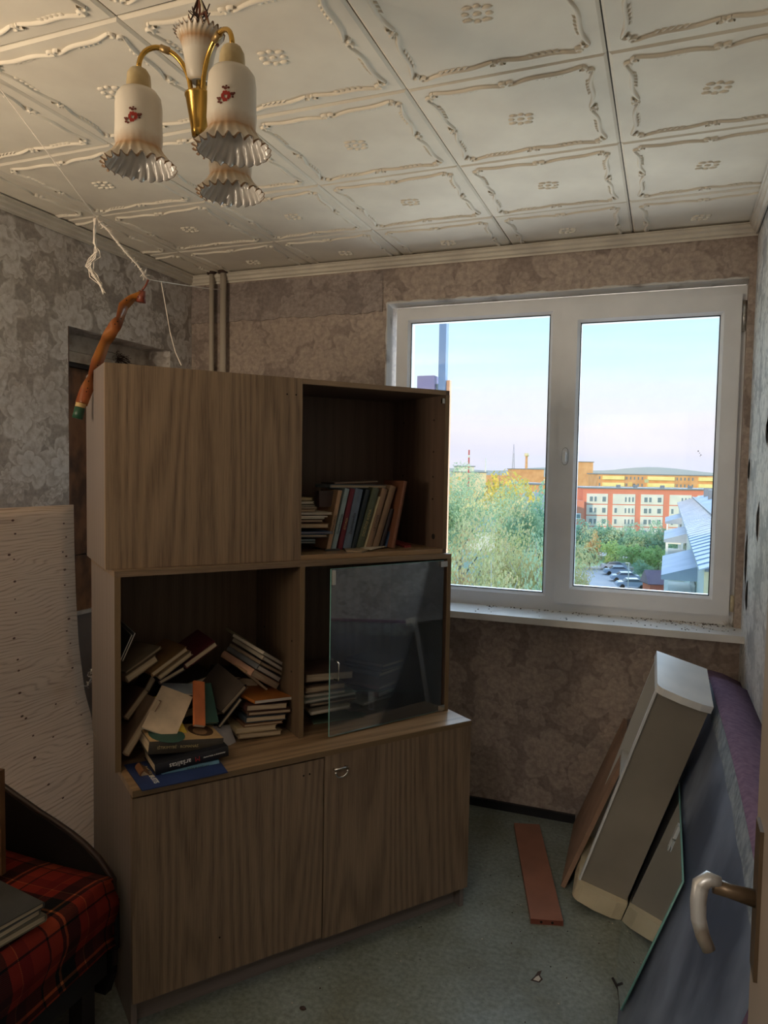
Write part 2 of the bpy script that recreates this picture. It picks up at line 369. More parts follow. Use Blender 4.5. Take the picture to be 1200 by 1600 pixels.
def frame(o, ex, ey, ez=None):
    ex = Vector(ex).normalized(); ez = Vector(ez).normalized() if ez is not None else ex.cross(Vector(ey)).normalized(); ey = ez.cross(ex)
    return Matrix(((ex.x, ey.x, ez.x, o[0]), (ex.y, ey.y, ez.y, o[1]), (ex.z, ey.z, ez.z, o[2]), (0, 0, 0, 1)))
def text_mesh(txt, size, m, parent, Mx, name='lettering', ext=.0003, sx=1):
    cu = bpy.data.curves.new(name, 'FONT'); cu.body = txt; cu.size = size; cu.extrude = ext; cu.align_x = 'CENTER'; cu.align_y = 'CENTER'; cu.resolution_u = 2
    o = bpy.data.objects.new('t', cu); COL.objects.link(o); dg = bpy.context.evaluated_depsgraph_get()
    me = bpy.data.meshes.new_from_object(o.evaluated_get(dg)); bpy.data.objects.remove(o); me.name = name; me.materials.clear(); me.materials.append(m)
    q = link(name, me, parent, Mx @ Matrix.Diagonal((sx, 1, 1, 1))); return q

# ================================================================== ROOM SHELL
XL, XR, YB, YF, H = -.665, 1.961, 1.876, -1.30, 2.509
WT = .30   # outer wall thickness
# floor
fl = struct(obj('floor', MB().box(XL-.2, XR+.1, YF-1.6, YB+.02, -.05, 0), M['floor']))
# ceiling with tiles
ce = struct(obj('ceiling', MB().box(XL-.2, XR+.1, YF-1.6, YB+.02, H+.008, H+.12), M['ceilbase']))
def tile_mesh():
    mb = MB(); s_ = .2482; z0 = 0; c = .007
    # slab, visible side down, chamfered rim
    o_ = [(-s_, -s_), (s_, -s_), (s_, s_), (-s_, s_)]; i_ = [(x*(1-c/s_), y*(1-c/s_)) for x, y in o_]
    mb.face([(x, y, 0) for x, y in i_][::-1])
    for k in range(4):
        a, b, c2, d = o_[k], o_[(k+1) % 4], i_[(k+1) % 4], i_[k]
        mb.face([(b[0], b[1], .005), (a[0], a[1], .005), (d[0], d[1], 0), (c2[0], c2[1], 0)]); mb.face([(a[0], a[1], .008), (a[0], a[1], .005), (b[0], b[1], .005), (b[0], b[1], .008)])
    mb.face([(x, y, .008) for x, y in o_])
    def ridge(pts, ws, h=.0068):
        mb.smooth = True; rows = []
        n = len(pts)
        for i, p in enumerate(pts):
            q0, q1 = pts[max(i-1, 0)], pts[min(i+1, n-1)]; dx, dy = q1[0]-q0[0], q1[1]-q0[1]; l = math.hypot(dx, dy) or 1; nx, ny = -dy/l, dx/l
            w_ = ws(i/(n-1)) if callable(ws) else ws; hh = h*min(1, w_/.004)
            rows.append([(p[0]+nx*w_*t, p[1]+ny*w_*t, -hh*q) for t, q in ((-1, -.1), (-.62, .8), (0, 1), (.62, .8), (1, -.1))])
        for i in range(n-1):
            for k in range(4): mb.face([rows[i][k], rows[i][k+1], rows[i+1][k+1], rows[i+1][k]])
        mb.smooth = False
    def stroke(T, flip, x0, x1):
        tf = lambda x, y: T(x, y)
        yy = lambda t: -.215 + .027*(t*t*(3-2*t)) + .008*math.sin(t*math.pi*2.0)
        n = 20; dr = 1 if x1 > x0 else -1
        ridge([tf(x0+(x1-x0)*i/n, yy(i/n)) for i in range(n+1)], lambda t: .0030+.0034*math.sin(math.pi*min(1, max(0, t)))**.6)
        for ex, ey, sx_, sy_ in ((x0, yy(0), -dr, 1), (x1, yy(1), dr, -1)):
            ridge([tf(ex+sx_*.008*math.sin(a), ey+sy_*.008*(1-math.cos(a))) for a in [k*math.pi*1.3/7 for k in range(8)]], lambda t: .0034+.0022*t)
            mb.ball((*tf(ex+sx_*.004, ey+sy_*.013), 0), .0058, 6, 4, (1, 1, .8))
        for k in range(5):   # acanthus ticks
            t = .24+.085*k; x = x0+(x1-x0)*t; y = yy(t)+.004
            ridge([tf(x, y-.003), tf(x+dr*.005, y+.006), tf(x+dr*.016, y+.009)], lambda t: .0042*math.sin(math.pi*(t*.9+.08)), .005)
    for q in range(4):
        ca_, sa_ = math.cos(q*math.pi/2), math.sin(q*math.pi/2); T = lambda x, y, ca_=ca_, sa_=sa_: (ca_*x-sa_*y, sa_*x+ca_*y)
        stroke(T, q % 2 == 1, -.190, -.010); stroke(T, q % 2 == 0, .190, .010)
    for k in range(8):
        a = 2*math.pi*k/8+.2; rr = .030 if k % 2 else .026
        mb.ball((rr*math.cos(a), rr*math.sin(a), 0), .0098, 7, 4, (1.35 if k % 2 else 1, .8, .55))
    mb.ball((0, 0, 0), .009, 8, 4, (1.2, .8, .6))
    return mb.mesh('ceiling_tile', M['ceil'])
TM = tile_mesh()
xs = [-1.0, -.47, .03, .497, 1.0, 1.5, 2.0]; ys = [-1.5, -1.0, -.5, 0, .5, 1.0, 1.5, 2.0]
for i in range(len(xs)-1):
    for j in range(len(ys)-1):
        cx, cy = (xs[i]+xs[i+1])/2, (ys[j]+ys[j+1])/2
        if i == 0: cx = xs[1]-.25
        sx_ = (xs[i+1]-xs[i])/.5 if i else 1
        x0, x1, y0, y1 = cx-.25, cx+.25, cy-.25, cy+.25
        me = TM
        cuts = []
        if x0 < XL: cuts.append(((XL-cx, 0, 0), (-1, 0, 0)))
        if x1 > XR: cuts.append(((XR-cx, 0, 0), (1, 0, 0)))
        if y0 < YF: cuts.append(((0, YF-cy, 0), (0, -1, 0)))
        if y1 > YB-.012: cuts.append(((0, YB-.012-cy, 0), (0, 1, 0)))
        if cuts:
            me = TM.copy(); b = bmesh.new(); b.from_mesh(me)
            for co, no in cuts: bmesh.ops.bisect_plane(b, geom=b.verts[:]+b.edges[:]+b.faces[:], plane_co=co, plane_no=no, clear_outer=True)
            b.to_mesh(me); b.free()
        t = link('ceiling_tile', me, ce); t.location = (cx, cy, H+random.uniform(-.001, .001)); t.scale = (sx_, 1, 1); t.rotation_euler = (random.uniform(-.004, .004), random.uniform(-.004, .004), random.uniform(-.002, .002))

def wall_quad(mb, a, b, z0, z1, uo=0):   # vertical quad from a to b
    l = (Vector(b)-Vector(a)).length
    mb.face([(a[0], a[1], z0), (b[0], b[1], z0), (b[0], b[1], z1), (a[0], a[1], z1)], [(uo, z0), (uo+l, z0), (uo+l, z1), (uo, z1)])
# back wall with window opening
OX0, OX1, OZ0, OZ1 = .420, 1.936, .889, 2.300
mb = MB(); mb.use(M['wp_back'])
def slab(mb, x0, x1, y0, y1, z0, z1): mb.box(x0, x1, y0, y1, z0, z1)
slab(mb, XL-.2, OX0, YB, YB+WT, -.02, H+.05); slab(mb, OX1, XR+.1, YB, YB+WT, -.02, H+.05); slab(mb, OX0, OX1, YB, YB+WT, -.02, OZ0); slab(mb, OX0, OX1, YB, YB+WT, OZ1, H+.05)
wb = struct(obj('wall_back', mb, None))
# wallpaper top border band, lapped on, lower edge lifting a little
mb = MB(); n = 60; zb_ = lambda t: 2.262+.004*math.sin(t*9)+.003*math.sin(t*31)
X0, X1 = XL, OX0-.02
for i in range(n):
    a, b = X0+(X1-X0)*i/n, X0+(X1-X0)*(i+1)/n; za, zb2 = zb_(i/n*3), zb_((i+1)/n*3)
    la, lb = YB-.004-.004*abs(math.sin(i*.7)), YB-.004-.004*abs(math.sin((i+1)*.7))
    mb.face([(a, la, za), (b, lb, zb2), (b, YB-.001, 2.45), (a, YB-.001, 2.45)], [(a, za), (b, zb2), (b, 2.45), (a, 2.45)])
    mb.face([(a, YB, za), (b, YB, zb2), (b, lb, zb2), (a, la, za)])
obj('wallpaper_strip', mb, M['wp_back_top'], wb)
# plastered reveals, chipped, proud of the wallpaper
def chipped(name, pts_fn, n, parent, m, t=.006):
    mb = MB(); prev = None
    for i in range(n+1):
        row = pts_fn(i/n)
        if prev:
            for k in range(len(row)-1): mb.face([prev[k], row[k], row[k+1], prev[k+1]])
        prev = row
    return obj(name, mb, m, parent)
rn = random.Random(3)
jit = [rn.uniform(0, .012) for _ in range(200)]
chipped('reveal_plaster', lambda t: [(OX0+.001-jit[int(t*40)]*.6, YB-.0005, .93+t*1.37), (OX0+.001-jit[int(t*40)]*.3, YB-.004, .93+t*1.37), (OX0+.004, YB-.002, .93+t*1.37), (OX0+.007, YB+.06, .93+t*1.37)], 40, wb, M['plaster'])
chipped('reveal_plaster', lambda t: [(OX0+t*(OX1-OX0), YB-.0005, OZ1+jit[int(t*70)+50]*.7), (OX0+t*(OX1-OX0), YB-.005, OZ1+jit[int(t*70)+50]*.3), (OX0+t*(OX1-OX0), YB-.003, OZ1-.004), (OX0+t*(OX1-OX0), YB+.06, OZ1-.012)], 70, wb, M['plaster'])
# left wall with recess of the boarded doorway
AY0, AY1, AZ = 1.034, 1.70, 2.098
mb = MB(); mb.use(M['wp_left'])
for (y0, y1, z0, z1) in ((YF-.1, AY0, -.02, H+.05), (AY1, YB+.02, -.02, H+.05), (AY0, AY1, AZ, H+.05)):
    x0, x1 = XL-.2, XL
    mb.face([(x1, y0, z0), (x1, y1, z0), (x1, y1, z1), (x1, y0, z1)], [(y0, z0), (y1, z0), (y1, z1), (y0, z1)])
    mb.box(x0, x1-.0005, y0, y1, z0, z1)
mb.box(XL-.26, XL-.2, YF-.1, YB+.02, -.02, H+.05)
wl = struct(obj('wall_left', mb, None))
# recess fittings
rc = []
boxo('lintel_plank', (XL-.17, XL-.13, AY0, AY1, 2.025, AZ-.0), M['oldwhite'], wl, 'y', bev=.003)
boxo('lintel_plank', (XL-.17, XL-.115, AY0, AY1, 1.975, 2.02), M['oldwhite'], wl, 'y', bev=.003)
boxo('lintel_plank', (XL-.17, XL-.12, AY0, AY1, 1.955, 1.972), M['darkwood'], wl, 'y')
boxo('reveal_board', (XL-.13, XL-.001, AY0+.001, AY0+.006, 1.0, AZ), M['brownboard'], wl)
boxo('hardboard', (XL-.16, XL-.15, AY0, AY1, 1.12, 1.958), M['brownboard'], wl, 'z')
boxo('hardboard', (XL-.158, XL-.147, AY0, AY1, .86, 1.115), M['brownboard'], wl, 'z')
boxo('door_board', (XL-.165, XL-.15, AY0, AY1, 0, .85), M['greyboard'], wl, 'z')
boxo('ledge', (XL-.16, XL-.135, AY0, AY1, .845, .862), M['oldwhite'], wl, 'y')
# fluffy tow stuck out over the planks
mb = MB(); rn = random.Random(5)
for k in range(60):
    c0 = Vector((XL-.115, 1.46+rn.gauss(0, .012), 2.03+rn.gauss(0, .01))); d = Vector((rn.uniform(0, .03), rn.gauss(.01, .03), rn.gauss(-.01, .02)))
    mb.tube([c0, c0+d*.6, c0+d+Vector((0, .006, -.008))], .0012, 3, False)
o = obj('caulking_tow', mb, M['wire_dark'], wl); o['kind'] = 'stuff'
# right wall, front wall with the doorway, hall shell
wr = struct(obj('wall_right', MB().box(XR, XR+.1, YF-.1, YB+.02, -.02, H+.05), M['wp_right']))
# torn wallpaper edges near the window on the right wall
rn = random.Random(11)
for (y, z, hh) in ((1.78, 1.10, .22), (1.70, 1.02, .12), (1.82, 1.5, .10), (1.45, 1.3, .14), (1.30, 1.62, .10)):
    mb = MB(); k_ = 8
    pr = None
    for i in range(k_+1):
        t = i/k_; w_ = .012+.02*math.sin(math.pi*t)+rn.uniform(-.004, .004); row = [(XR-.0006, y+w_, z+hh*t), (XR-.0015, y, z+hh*t), (XR-.008*math.sin(math.pi*t)-.001, y-w_*.9, z+hh*t+rn.uniform(-.004, .004))]
        if pr:
            for q in range(2): mb.face([pr[q], row[q], row[q+1], pr[q+1]])
        pr = row
    o = obj('torn_paper', mb, M['plaster'], wr)
mb = MB().box(XL-.2, -.66, YF-.1, YF, -.02, H+.05).box(-.66, -.10, YF-.1, YF, -.02, 1.15).box(-.66, -.10, YF-.1, YF, 2.3, H+.05).box(-.10, .98, YF-.1, YF, -.02, H+.05).box(1.86, XR+.1, YF-.1, YF, -.02, H+.05).box(.98, 1.86, YF-.1, YF, 2.04, H+.05)  # left opening is made up, to let the added rear lamp shine in
struct(obj('wall_front', mb, M['wp_left']))
mb = MB().box(-.95, -.85, YF-1.6, YF-.1, -.02, H+.05).box(XR+.1, XR+.2, YF-1.6, YF-.1, -.02, H+.05).box(-.95, XR+.2, YF-1.7, YF-1.6, -.02, H+.05)
struct(obj('wall_hall', mb, M['hall']))
# cornices
def cornice(name, a, b, inward):
    a, b, iv = Vector(a), Vector(b), Vector(inward); prof = [(0, 0), (.004, -.044), (.010, -.046), (.012, -.038), (.020, -.034), (.022, -.022), (.030, -.016), (.031, -.006), (.036, -.004), (.036, 0)]
    mb = MB()
    for k in range(len(prof)-1):
        (u0, z0), (u1, z1) = prof[k], prof[k+1]
        if k == 0: u0 = 0; z0 = 0
        mb.face([a+iv*u0+_z*z0, b+iv*u0+_z*z0, b+iv*u1+_z*z1, a+iv*u1+_z*z1])
    mb.face([a+iv*u+_z*z for u, z in prof]); mb.face([b+iv*u+_z*z for u, z in prof][::-1])
    struct(obj(name, mb, M['cornice']))
cornice('trim_1', (XL, YB, H-.008), (XR, YB, H-.008), (0, -1, 0))
cornice('trim_2', (XL, YF, H-.004), (XL, YB, H-.004), (1, 0, 0))
cornice('trim_3', (XR, YF, H-.004), (XR, YB, H-.004), (-1, 0, 0))
# skirting at the back wall
struct(obj('baseboard_back', MB().box(XL, 1.345, YB-.016, YB, 0, .036), M['rubber_skirting']))

# ------------------------------------------------------------------ window
GY = 1.945
win = struct(bpy.data.objects.new('window_1', None)); COL.objects.link(win)
def ring(name, x0, x1, z0, z1, ix0, ix1, iz0, iz1, y0, y1, m, parent, lip=.012):
    mb = MB()
    O = [(x0, z0), (x1, z0), (x1, z1), (x0, z1)]; I = [(ix0, iz0), (ix1, iz0), (ix1, iz1), (ix0, iz1)]
    I2 = [(ix0+lip, iz0+lip), (ix1-lip, iz0+lip), (ix1-lip, iz1-lip), (ix0+lip, iz1-lip)]
    for k in range(4):
        a, b, c, d = O[k], O[(k+1) % 4], I[(k+1) % 4], I[k]; c2, d2 = I2[(k+1) % 4], I2[k]
        mb.face([(a[0], y0, a[1]), (b[0], y0, b[1]), (c[0], y0, c[1]), (d[0], y0, d[1])])
        mb.face([(d[0], y0, d[1]), (c[0], y0, c[1]), (c2[0], y0+.014, c2[1]), (d2[0], y0+.014, d2[1])])
        mb.face([(d2[0], y0+.014, d2[1]), (c2[0], y0+.014, c2[1]), (c2[0], y1, c2[1]), (d2[0], y1, d2[1])])
        mb.face([(b[0], y1, b[1]), (a[0], y1, a[1]), (d2[0], y1, d2[1]), (c2[0], y1, c2[1])])
        mb.face([(a[0], y1, a[1]), (b[0], y1, b[1]), (b[0], y0, b[1]), (a[0], y0, a[1])])
    o = obj(name, mb, m, parent); return bevel(o, .002)
FY = 1.928
L_ = .012
ring('window_frame', .452, 1.936, .915, 2.283, .519-L_, 1.165+L_, .989-L_, 2.216+L_, FY, FY+.07, M['pvc'], win)   # left fixed light
mb = MB().box(1.19, 1.936, FY+.012, FY+.07, .915, .965).box(1.19, 1.936, FY+.012, FY+.07, 2.235, 2.283).box(1.165, 1.235, FY+.012, FY+.07, .92, 2.28).box(1.905, 1.936, FY+.012, FY+.07, .92, 2.28)
# the ring above spans both lights; cut its right part away
fr = win.children[0]; b = bmesh.new(); b.from_mesh(fr.data); bmesh.ops.delete(b, geom=b.faces[:], context='FACES'); b.to_mesh(fr.data); b.free(); bpy.data.objects.remove(fr)
ring('window_frame', .452, 1.222, .915, 2.283, .519-L_, 1.165+L_, .989-L_, 2.216+L_, FY, FY+.07, M['pvc'], win)
mb = MB().box(1.222, 1.936, FY, FY+.07, .915, .952).box(1.222, 1.936, FY, FY+.07, 2.250, 2.283).box(1.915, 1.936, FY, FY+.07, .952, 2.25)
bevel(obj('window_frame', mb, M['pvc'], win), .002)
sa_ = ring('sash', 1.219, 1.918, .955, 2.246, 1.296-L_, 1.843+L_, 1.031-L_, 2.170+L_, FY-.018, FY+.055, M['pvc'], win)
def gasket(x0, x1, z0, z1, y, parent):
    mb = MB(); w_ = .004
    mb.box(x0, x1, y, y+.006, z0, z0+w_).box(x0, x1, y, y+.006, z1-w_, z1).box(x0, x0+w_, y, y+.006, z0, z1).box(x1-w_, x1, y, y+.006, z0, z1); return obj('gasket', mb, M['pvc_dark'], parent)
gasket(.519, 1.165, .989, 2.216, FY+.014, win); gasket(1.296, 1.843, 1.031, 2.170, FY-.002, sa_)
boxo('pane', (.516, 1.168, FY+.022, FY+.026, .986, 2.219), M['wglass'], win); boxo('pane', (1.293, 1.846, FY+.006, FY+.010, 1.028, 2.173), M['wglass'], sa_)
# handle at 883,713
hp = by(883, 713, FY-.018)
mb = MB(); mb.prism([(hp.x+.0125*math.cos(a)*1.0, hp.z+.036*math.copysign(abs(math.sin(a))**.6, math.sin(a))) for a in [2*math.pi*k/20 for k in range(20)]], 0, .008)
rosM = Matrix(((1, 0, 0, 0), (0, 0, -1, FY-.018), (0, 1, 0, 0), (0, 0, 0, 1)))
mr = MB(); mr.prism([(hp.x+.0145*math.cos(a), hp.z+.038*math.copysign(abs(math.sin(a))**.6, math.sin(a))) for a in [2*math.pi*k/20 for k in range(20)]], 0, .002); obj('handle_rim', mr, mat('handle_rim', S(120, 122, 126), .5), win, rosM)
hd = bevel(obj('window_handle', mb, M['pvc'], win, rosM), .002)
mb = MB(); mb.tube([(hp.x, hp.z+.012, .008), (hp.x, hp.z+.012, .03)], .008, 10); mb.box(hp.x-.008, hp.x+.008, hp.z-.085+.06, hp.z+.022, .03, .042)
hl = bevel(obj('lever', mb, M['pvc'], hd), .003)
mb = MB(); mb.tube([(1.928, FY-.012, 2.10), (1.928, FY-.012, 2.22)], .0085, 10).tube([(1.928, FY-.012, 2.155), (1.928, FY-.012, 2.16)], .0098, 10); obj('hinge', mb, M['steel'], win)
mb = MB(); mb.tube([(1.930, FY-.012, .975), (1.930, FY-.012, 1.04)], .0085, 10); obj('hinge', mb, M['boxcream'], win)
sl = obj('window_sill', MB().box(.40, XR-.0, 1.712, FY+.03, .889, .917), M['sill'], win); bevel(sl, .003)
boxo('outer_sill', (.42, 1.94, FY+.07, YB+WT+.06, .86, .885), M['pvc'], win)
for px, py, r_ in ((1091, 705, .0022), (1093, 708, .0014), (1095, 711, .0020), (1094, 713, .0012)):
    P = by(px, py, FY+.0055); obj('fly_speck', MB().box(P.x-r_, P.x+r_, FY+.0050, FY+.0058, P.z-r_*.8, P.z+r_), M['hole'], sa_)
# rubbish on the sill
rn = random.Random(2); mb = MB()
for k in range(260):
    x = rn.choice((rn.uniform(.9, 1.93), rn.gauss(1.80, .10))); x = min(1.945, max(.8, x)); y = 1.915-abs(rn.gauss(0, .03)) if rn.random() < .75 else rn.uniform(1.74, 1.9); s_ = rn.uniform(.0008, .003)
    mb.use(rn.choice([M['hole'], M['wire_dark'], M['oldwhite'], M['wire_dark']])); mb.box(x-s_, x+s_, y-s_, y+s_*1.3, .917, .917+s_*.8)
tag(obj('sill_debris', mb), 'dark crumbs and dead flies scattered along the white window sill', 'debris', kind='stuff')
# old masonry cavity white foam clump
mb = MB()
for k in range(26): c0 = Vector((1.925+rn.gauss(0, .008), 1.895+rn.gauss(0, .008), .921)); mb.tube([c0, c0+Vector((rn.gauss(0, .015), rn.gauss(0, .01), rn.uniform(.003, .03)))], .0008, 3, False)
tag(obj('lint_clump', mb, M['foil']), 'tuft of pale lint and cobweb in the right corner of the window sill', 'lint')
mb = MB(); mb.tube([(1.70, 1.90, .921), (1.78, 1.86, .919), (1.86, 1.79, .919), (1.90, 1.775, .922)], .0012, 5); tag(obj('white_thread', mb, M['twine']), 'loose pale thread lying on the window sill at its right end', 'thread')

# heating riser pipes in the corner
for nm, x, r_ in (('thin', -.517, .0125), ('thick', -.449, .0155)):
    p = thing('heating_pipe', f'{nm}ner' if 0 else ('thinner left cream heating pipe in the back left corner' if nm == 'thin' else 'thicker right cream heating pipe in the back left corner'), 'pipe', Matrix.Translation((x, 1.838, 0)), 'heating risers in the corner')
    obj('pipe', MB().tube([(0, 0, 0), (0, 0, 1.25), (0, 0, H)], r_, 16), M['pipe'], p)
    obj('collar', MB().tube([(0, 0, H-.012), (0, 0, H)], r_+.012, 12), M['wire_dark'], p)

# ================================================================== CABINET
UL = ((.384, .177), .924, 1.131); UM = ((.264, .250), .905, 1.135); UU = ((.221, .264), .888, 1.145)
Z1, ZW, Z2, Z3 = .652, .670, 1.233, 1.806
def unit_mx(U, z=0): return Matrix.Translation((U[0][0], U[0][1], z)) @ Matrix.Rotation(U[1], 4, 'Z')
ML, MM, MU = unit_mx(UL), unit_mx(UM), unit_mx(UU)
T_ = .016
lo = thing('base_cabinet', 'wide oak-veneer base cabinet with two doors, standing on the floor', 'cabinet', ML); W = UL[2]; D = .545
def lb(name, d, m, grain='z', p=lo, bev=.001, **kw): return boxo(name, d, m, p, grain, bev=bev)
lb('side_panel', (0, T_, .018, D, 0, Z1), M['ven_side']); lb('side_panel', (W-T_, W, .018, D, 0.0, Z1), M['ven_side'])
lb('bottom_panel', (T_, W-T_, .02, D, .082, .098), M['ven_in'], 'x'); lb('back_panel', (T_, W-T_, D-.006, D, .09, Z1), M['ven_in'])
lb('plinth', (.0005+T_, W-.02, .048, .064, 0, .082), M['ven_side'], 'x')
lb('plinth', (0, T_, .0185, .047, 0, .08), M['ven_side'], 'x') if 0 else None
DS = .566
dl = lb('door', (0, DS-.0015, 0, .0165, .082, Z1-.006), M['ven']); dr = lb('door', (DS+.0015, W, -.003, .0135, .078, Z1+.002), M['ven'])
mb = MB()
for (x, z) in ((DS-.048, Z1-.045), (DS-.068, Z1-.046), (.24, .19)): obj('screw_hole', MB().tube([(x, -.0008, z), (x, .002, z)], .0028, 8), M['hole'], dl)
mb = MB(); hx, hz = DS+.052, Z1-.045
mb.tube([(hx+.021*math.cos(a), -.012-.006*abs(math.cos(a)), hz-.004+.022*math.sin(a)) for a in [math.pi+math.pi*k/14 for k in range(15)]], .0028, 7)
mb.tube([(hx-.02, -.012, hz), (hx-.02, -.003, hz)], .004, 8).tube([(hx+.02, -.012, hz), (hx+.02, -.003, hz)], .004, 8).tube([(hx-.024, -.014, hz+.002), (hx+.024, -.014, hz+.002)], .0035, 8)
o = obj('ring_pull', mb, M['chrome'], dr); o['label'] = 'chrome half-ring pull'
wt = obj('worktop', MB().box(-.0, W, -.004, D, Z1, ZW, grain='x'), M['ven_h'], lo); bevel(wt, .001)
obj('worktop_edge', MB().box(.0, W, -.0052, -.0042, Z1+.001, ZW-.001, grain='x'), M['edge'], lo)
# middle unit
mi = thing('shelf_unit', 'open middle shelf unit with glass door on its right, full of books', 'cabinet', MM); W = UM[2]; D = .385
c = .555
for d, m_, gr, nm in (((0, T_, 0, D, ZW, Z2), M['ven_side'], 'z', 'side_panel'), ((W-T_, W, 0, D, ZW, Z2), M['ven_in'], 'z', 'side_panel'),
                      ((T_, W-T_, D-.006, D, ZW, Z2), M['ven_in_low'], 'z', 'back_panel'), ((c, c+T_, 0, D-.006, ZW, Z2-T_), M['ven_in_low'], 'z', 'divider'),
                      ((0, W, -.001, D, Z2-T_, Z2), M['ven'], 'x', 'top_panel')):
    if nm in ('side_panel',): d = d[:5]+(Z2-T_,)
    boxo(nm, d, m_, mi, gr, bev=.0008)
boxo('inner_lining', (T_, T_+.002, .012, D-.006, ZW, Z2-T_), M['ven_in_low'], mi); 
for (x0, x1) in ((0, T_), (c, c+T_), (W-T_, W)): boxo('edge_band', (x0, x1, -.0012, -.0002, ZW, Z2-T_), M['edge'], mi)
# glass door, hinged at the right, swung open a little
gx = W-T_-.014; ang = None
best = None
for k in range(0, 400):
    a = k*.002; Lg = .468
    p = MM @ Vector((gx-Lg*math.cos(a), .003-Lg*math.sin(a), 1.0)); d = p-CAM
    px = 600+FPX*d.dot(CR)/d.dot(CF)
    if best is None or abs(px-516) < best[0]: best = (abs(px-516), a)
ga = best[1]
gM = MM @ Matrix.Translation((gx, .003, ZW)) @ Matrix.Rotation(ga, 4, 'Z')
gd = bpy.data.objects.new('glass_door', None); COL.objects.link(gd); gd.parent = mi; gd.matrix_local = MM.inverted() @ gM
gz0, gz1 = .006, Z2-T_-ZW-.006
obj('pane', MB().box(-.468, 0, -.002, .002, gz0, gz1), M['cglass'], gd)
mb = MB().box(-.4692, -.4682, -.0022, .0022, gz0, gz1).box(-.468, 0, -.0022, .0022, gz0-.001, gz0-.0002).box(-.468, 0, -.0022, .0022, gz1+.0002, gz1+.001)
obj('glass_edge', mb, M['edge_glass'], gd)
for z in (gz0, gz1-.022): obj('hinge_clip', MB().box(-.018, .012, -.008, .008, z, z+.020), M['chrome'], gd)
obj('hinge_clip', MB().box(-.464, -.453, -.005, .003, gz1-.05, gz1-.004), M['boxin'], gd)
hz = .25
mb = MB().tube([(-.453, -.003, hz), (-.453, -.024, hz), (-.453, -.028, hz-.006), (-.453, -.028, hz-.055), (-.453, -.024, hz-.061), (-.453, -.003, hz-.061)], .0022, 7)
obj('door_pull', mb, M['chrome'], gd)
# upper unit
up = thing('wall_unit', 'oak-veneer top unit with one closed door and one open compartment of books', 'cabinet', MU); W = UU[2]; D = .365
c2 = .5865
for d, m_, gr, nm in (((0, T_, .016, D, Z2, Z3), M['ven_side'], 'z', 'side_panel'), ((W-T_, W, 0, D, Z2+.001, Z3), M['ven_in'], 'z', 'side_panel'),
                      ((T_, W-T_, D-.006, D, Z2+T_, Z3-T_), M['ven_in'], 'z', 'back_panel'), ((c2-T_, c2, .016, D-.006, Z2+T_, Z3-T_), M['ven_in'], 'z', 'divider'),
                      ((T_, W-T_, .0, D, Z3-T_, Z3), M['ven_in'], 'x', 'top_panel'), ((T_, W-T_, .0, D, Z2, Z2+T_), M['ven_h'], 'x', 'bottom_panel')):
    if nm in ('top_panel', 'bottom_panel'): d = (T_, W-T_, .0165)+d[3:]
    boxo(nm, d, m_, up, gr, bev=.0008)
ud = boxo('door', (0, c2-.0, -.001, .0155, Z2+.001, Z3), M['ven'], up, bev=.001)
mb = MB()
for (x, z) in ((c2-.052, Z3-.052), (c2-.022, Z3-.052)): obj('screw_hole', MB().tube([(x, -.0018, z), (x, .002, z)], .0026, 8), M['hole'], ud)
for d in ((c2, W, .015, .0164, Z3-T_, Z3), (c2, W, .015, .0164, Z2+.0005, Z2+T_), (W-T_, W, -.0012, -.0002, Z2+T_, Z3-T_)): boxo('edge_band', d, M['edge'], up)
boxo('edge_strip', (c2, W-T_, .0, .0148, Z3-T_, Z3), M['ven'], up, 'x'); boxo('edge_strip', (c2, W-T_, .0, .0148, Z2+.0005, Z2+T_), M['ven_h'], up, 'x')
mb = MB()
for (y, z) in ((.07, Z3-.10), (.07, Z2+.27), (.28, Z2+.27), (.07, Z2+.36), (.07, Z2+.19), (.28, Z3-.10)): obj('shelf_hole', MB().tube([(W-T_-.0012, y, z), (W-T_+.001, y, z)], .0035, 8), M['hole'], up)
obj('shelf_hole', MB().tube([(W-T_-.0014, .06, Z2+.055), (W-T_+.001, .06, Z2+.055)], .010, 12), M['hole'], up)
boxo('hinge_clip', (W-T_-.012, W-T_-.002, .002, .012, Z3-.045, Z3-.028), M['chrome'], up)
mb = MB()
for (y, z) in ((.06, ZW+.30), (.30, ZW+.30), (.06, ZW+.20), (.30, ZW+.2)):
    for x in (c, UM[2]-T_): obj('shelf_hole', MB().tube([(x-.0012, y, z), (x+.001, y, z)], .0035, 8), M['hole'], mi)

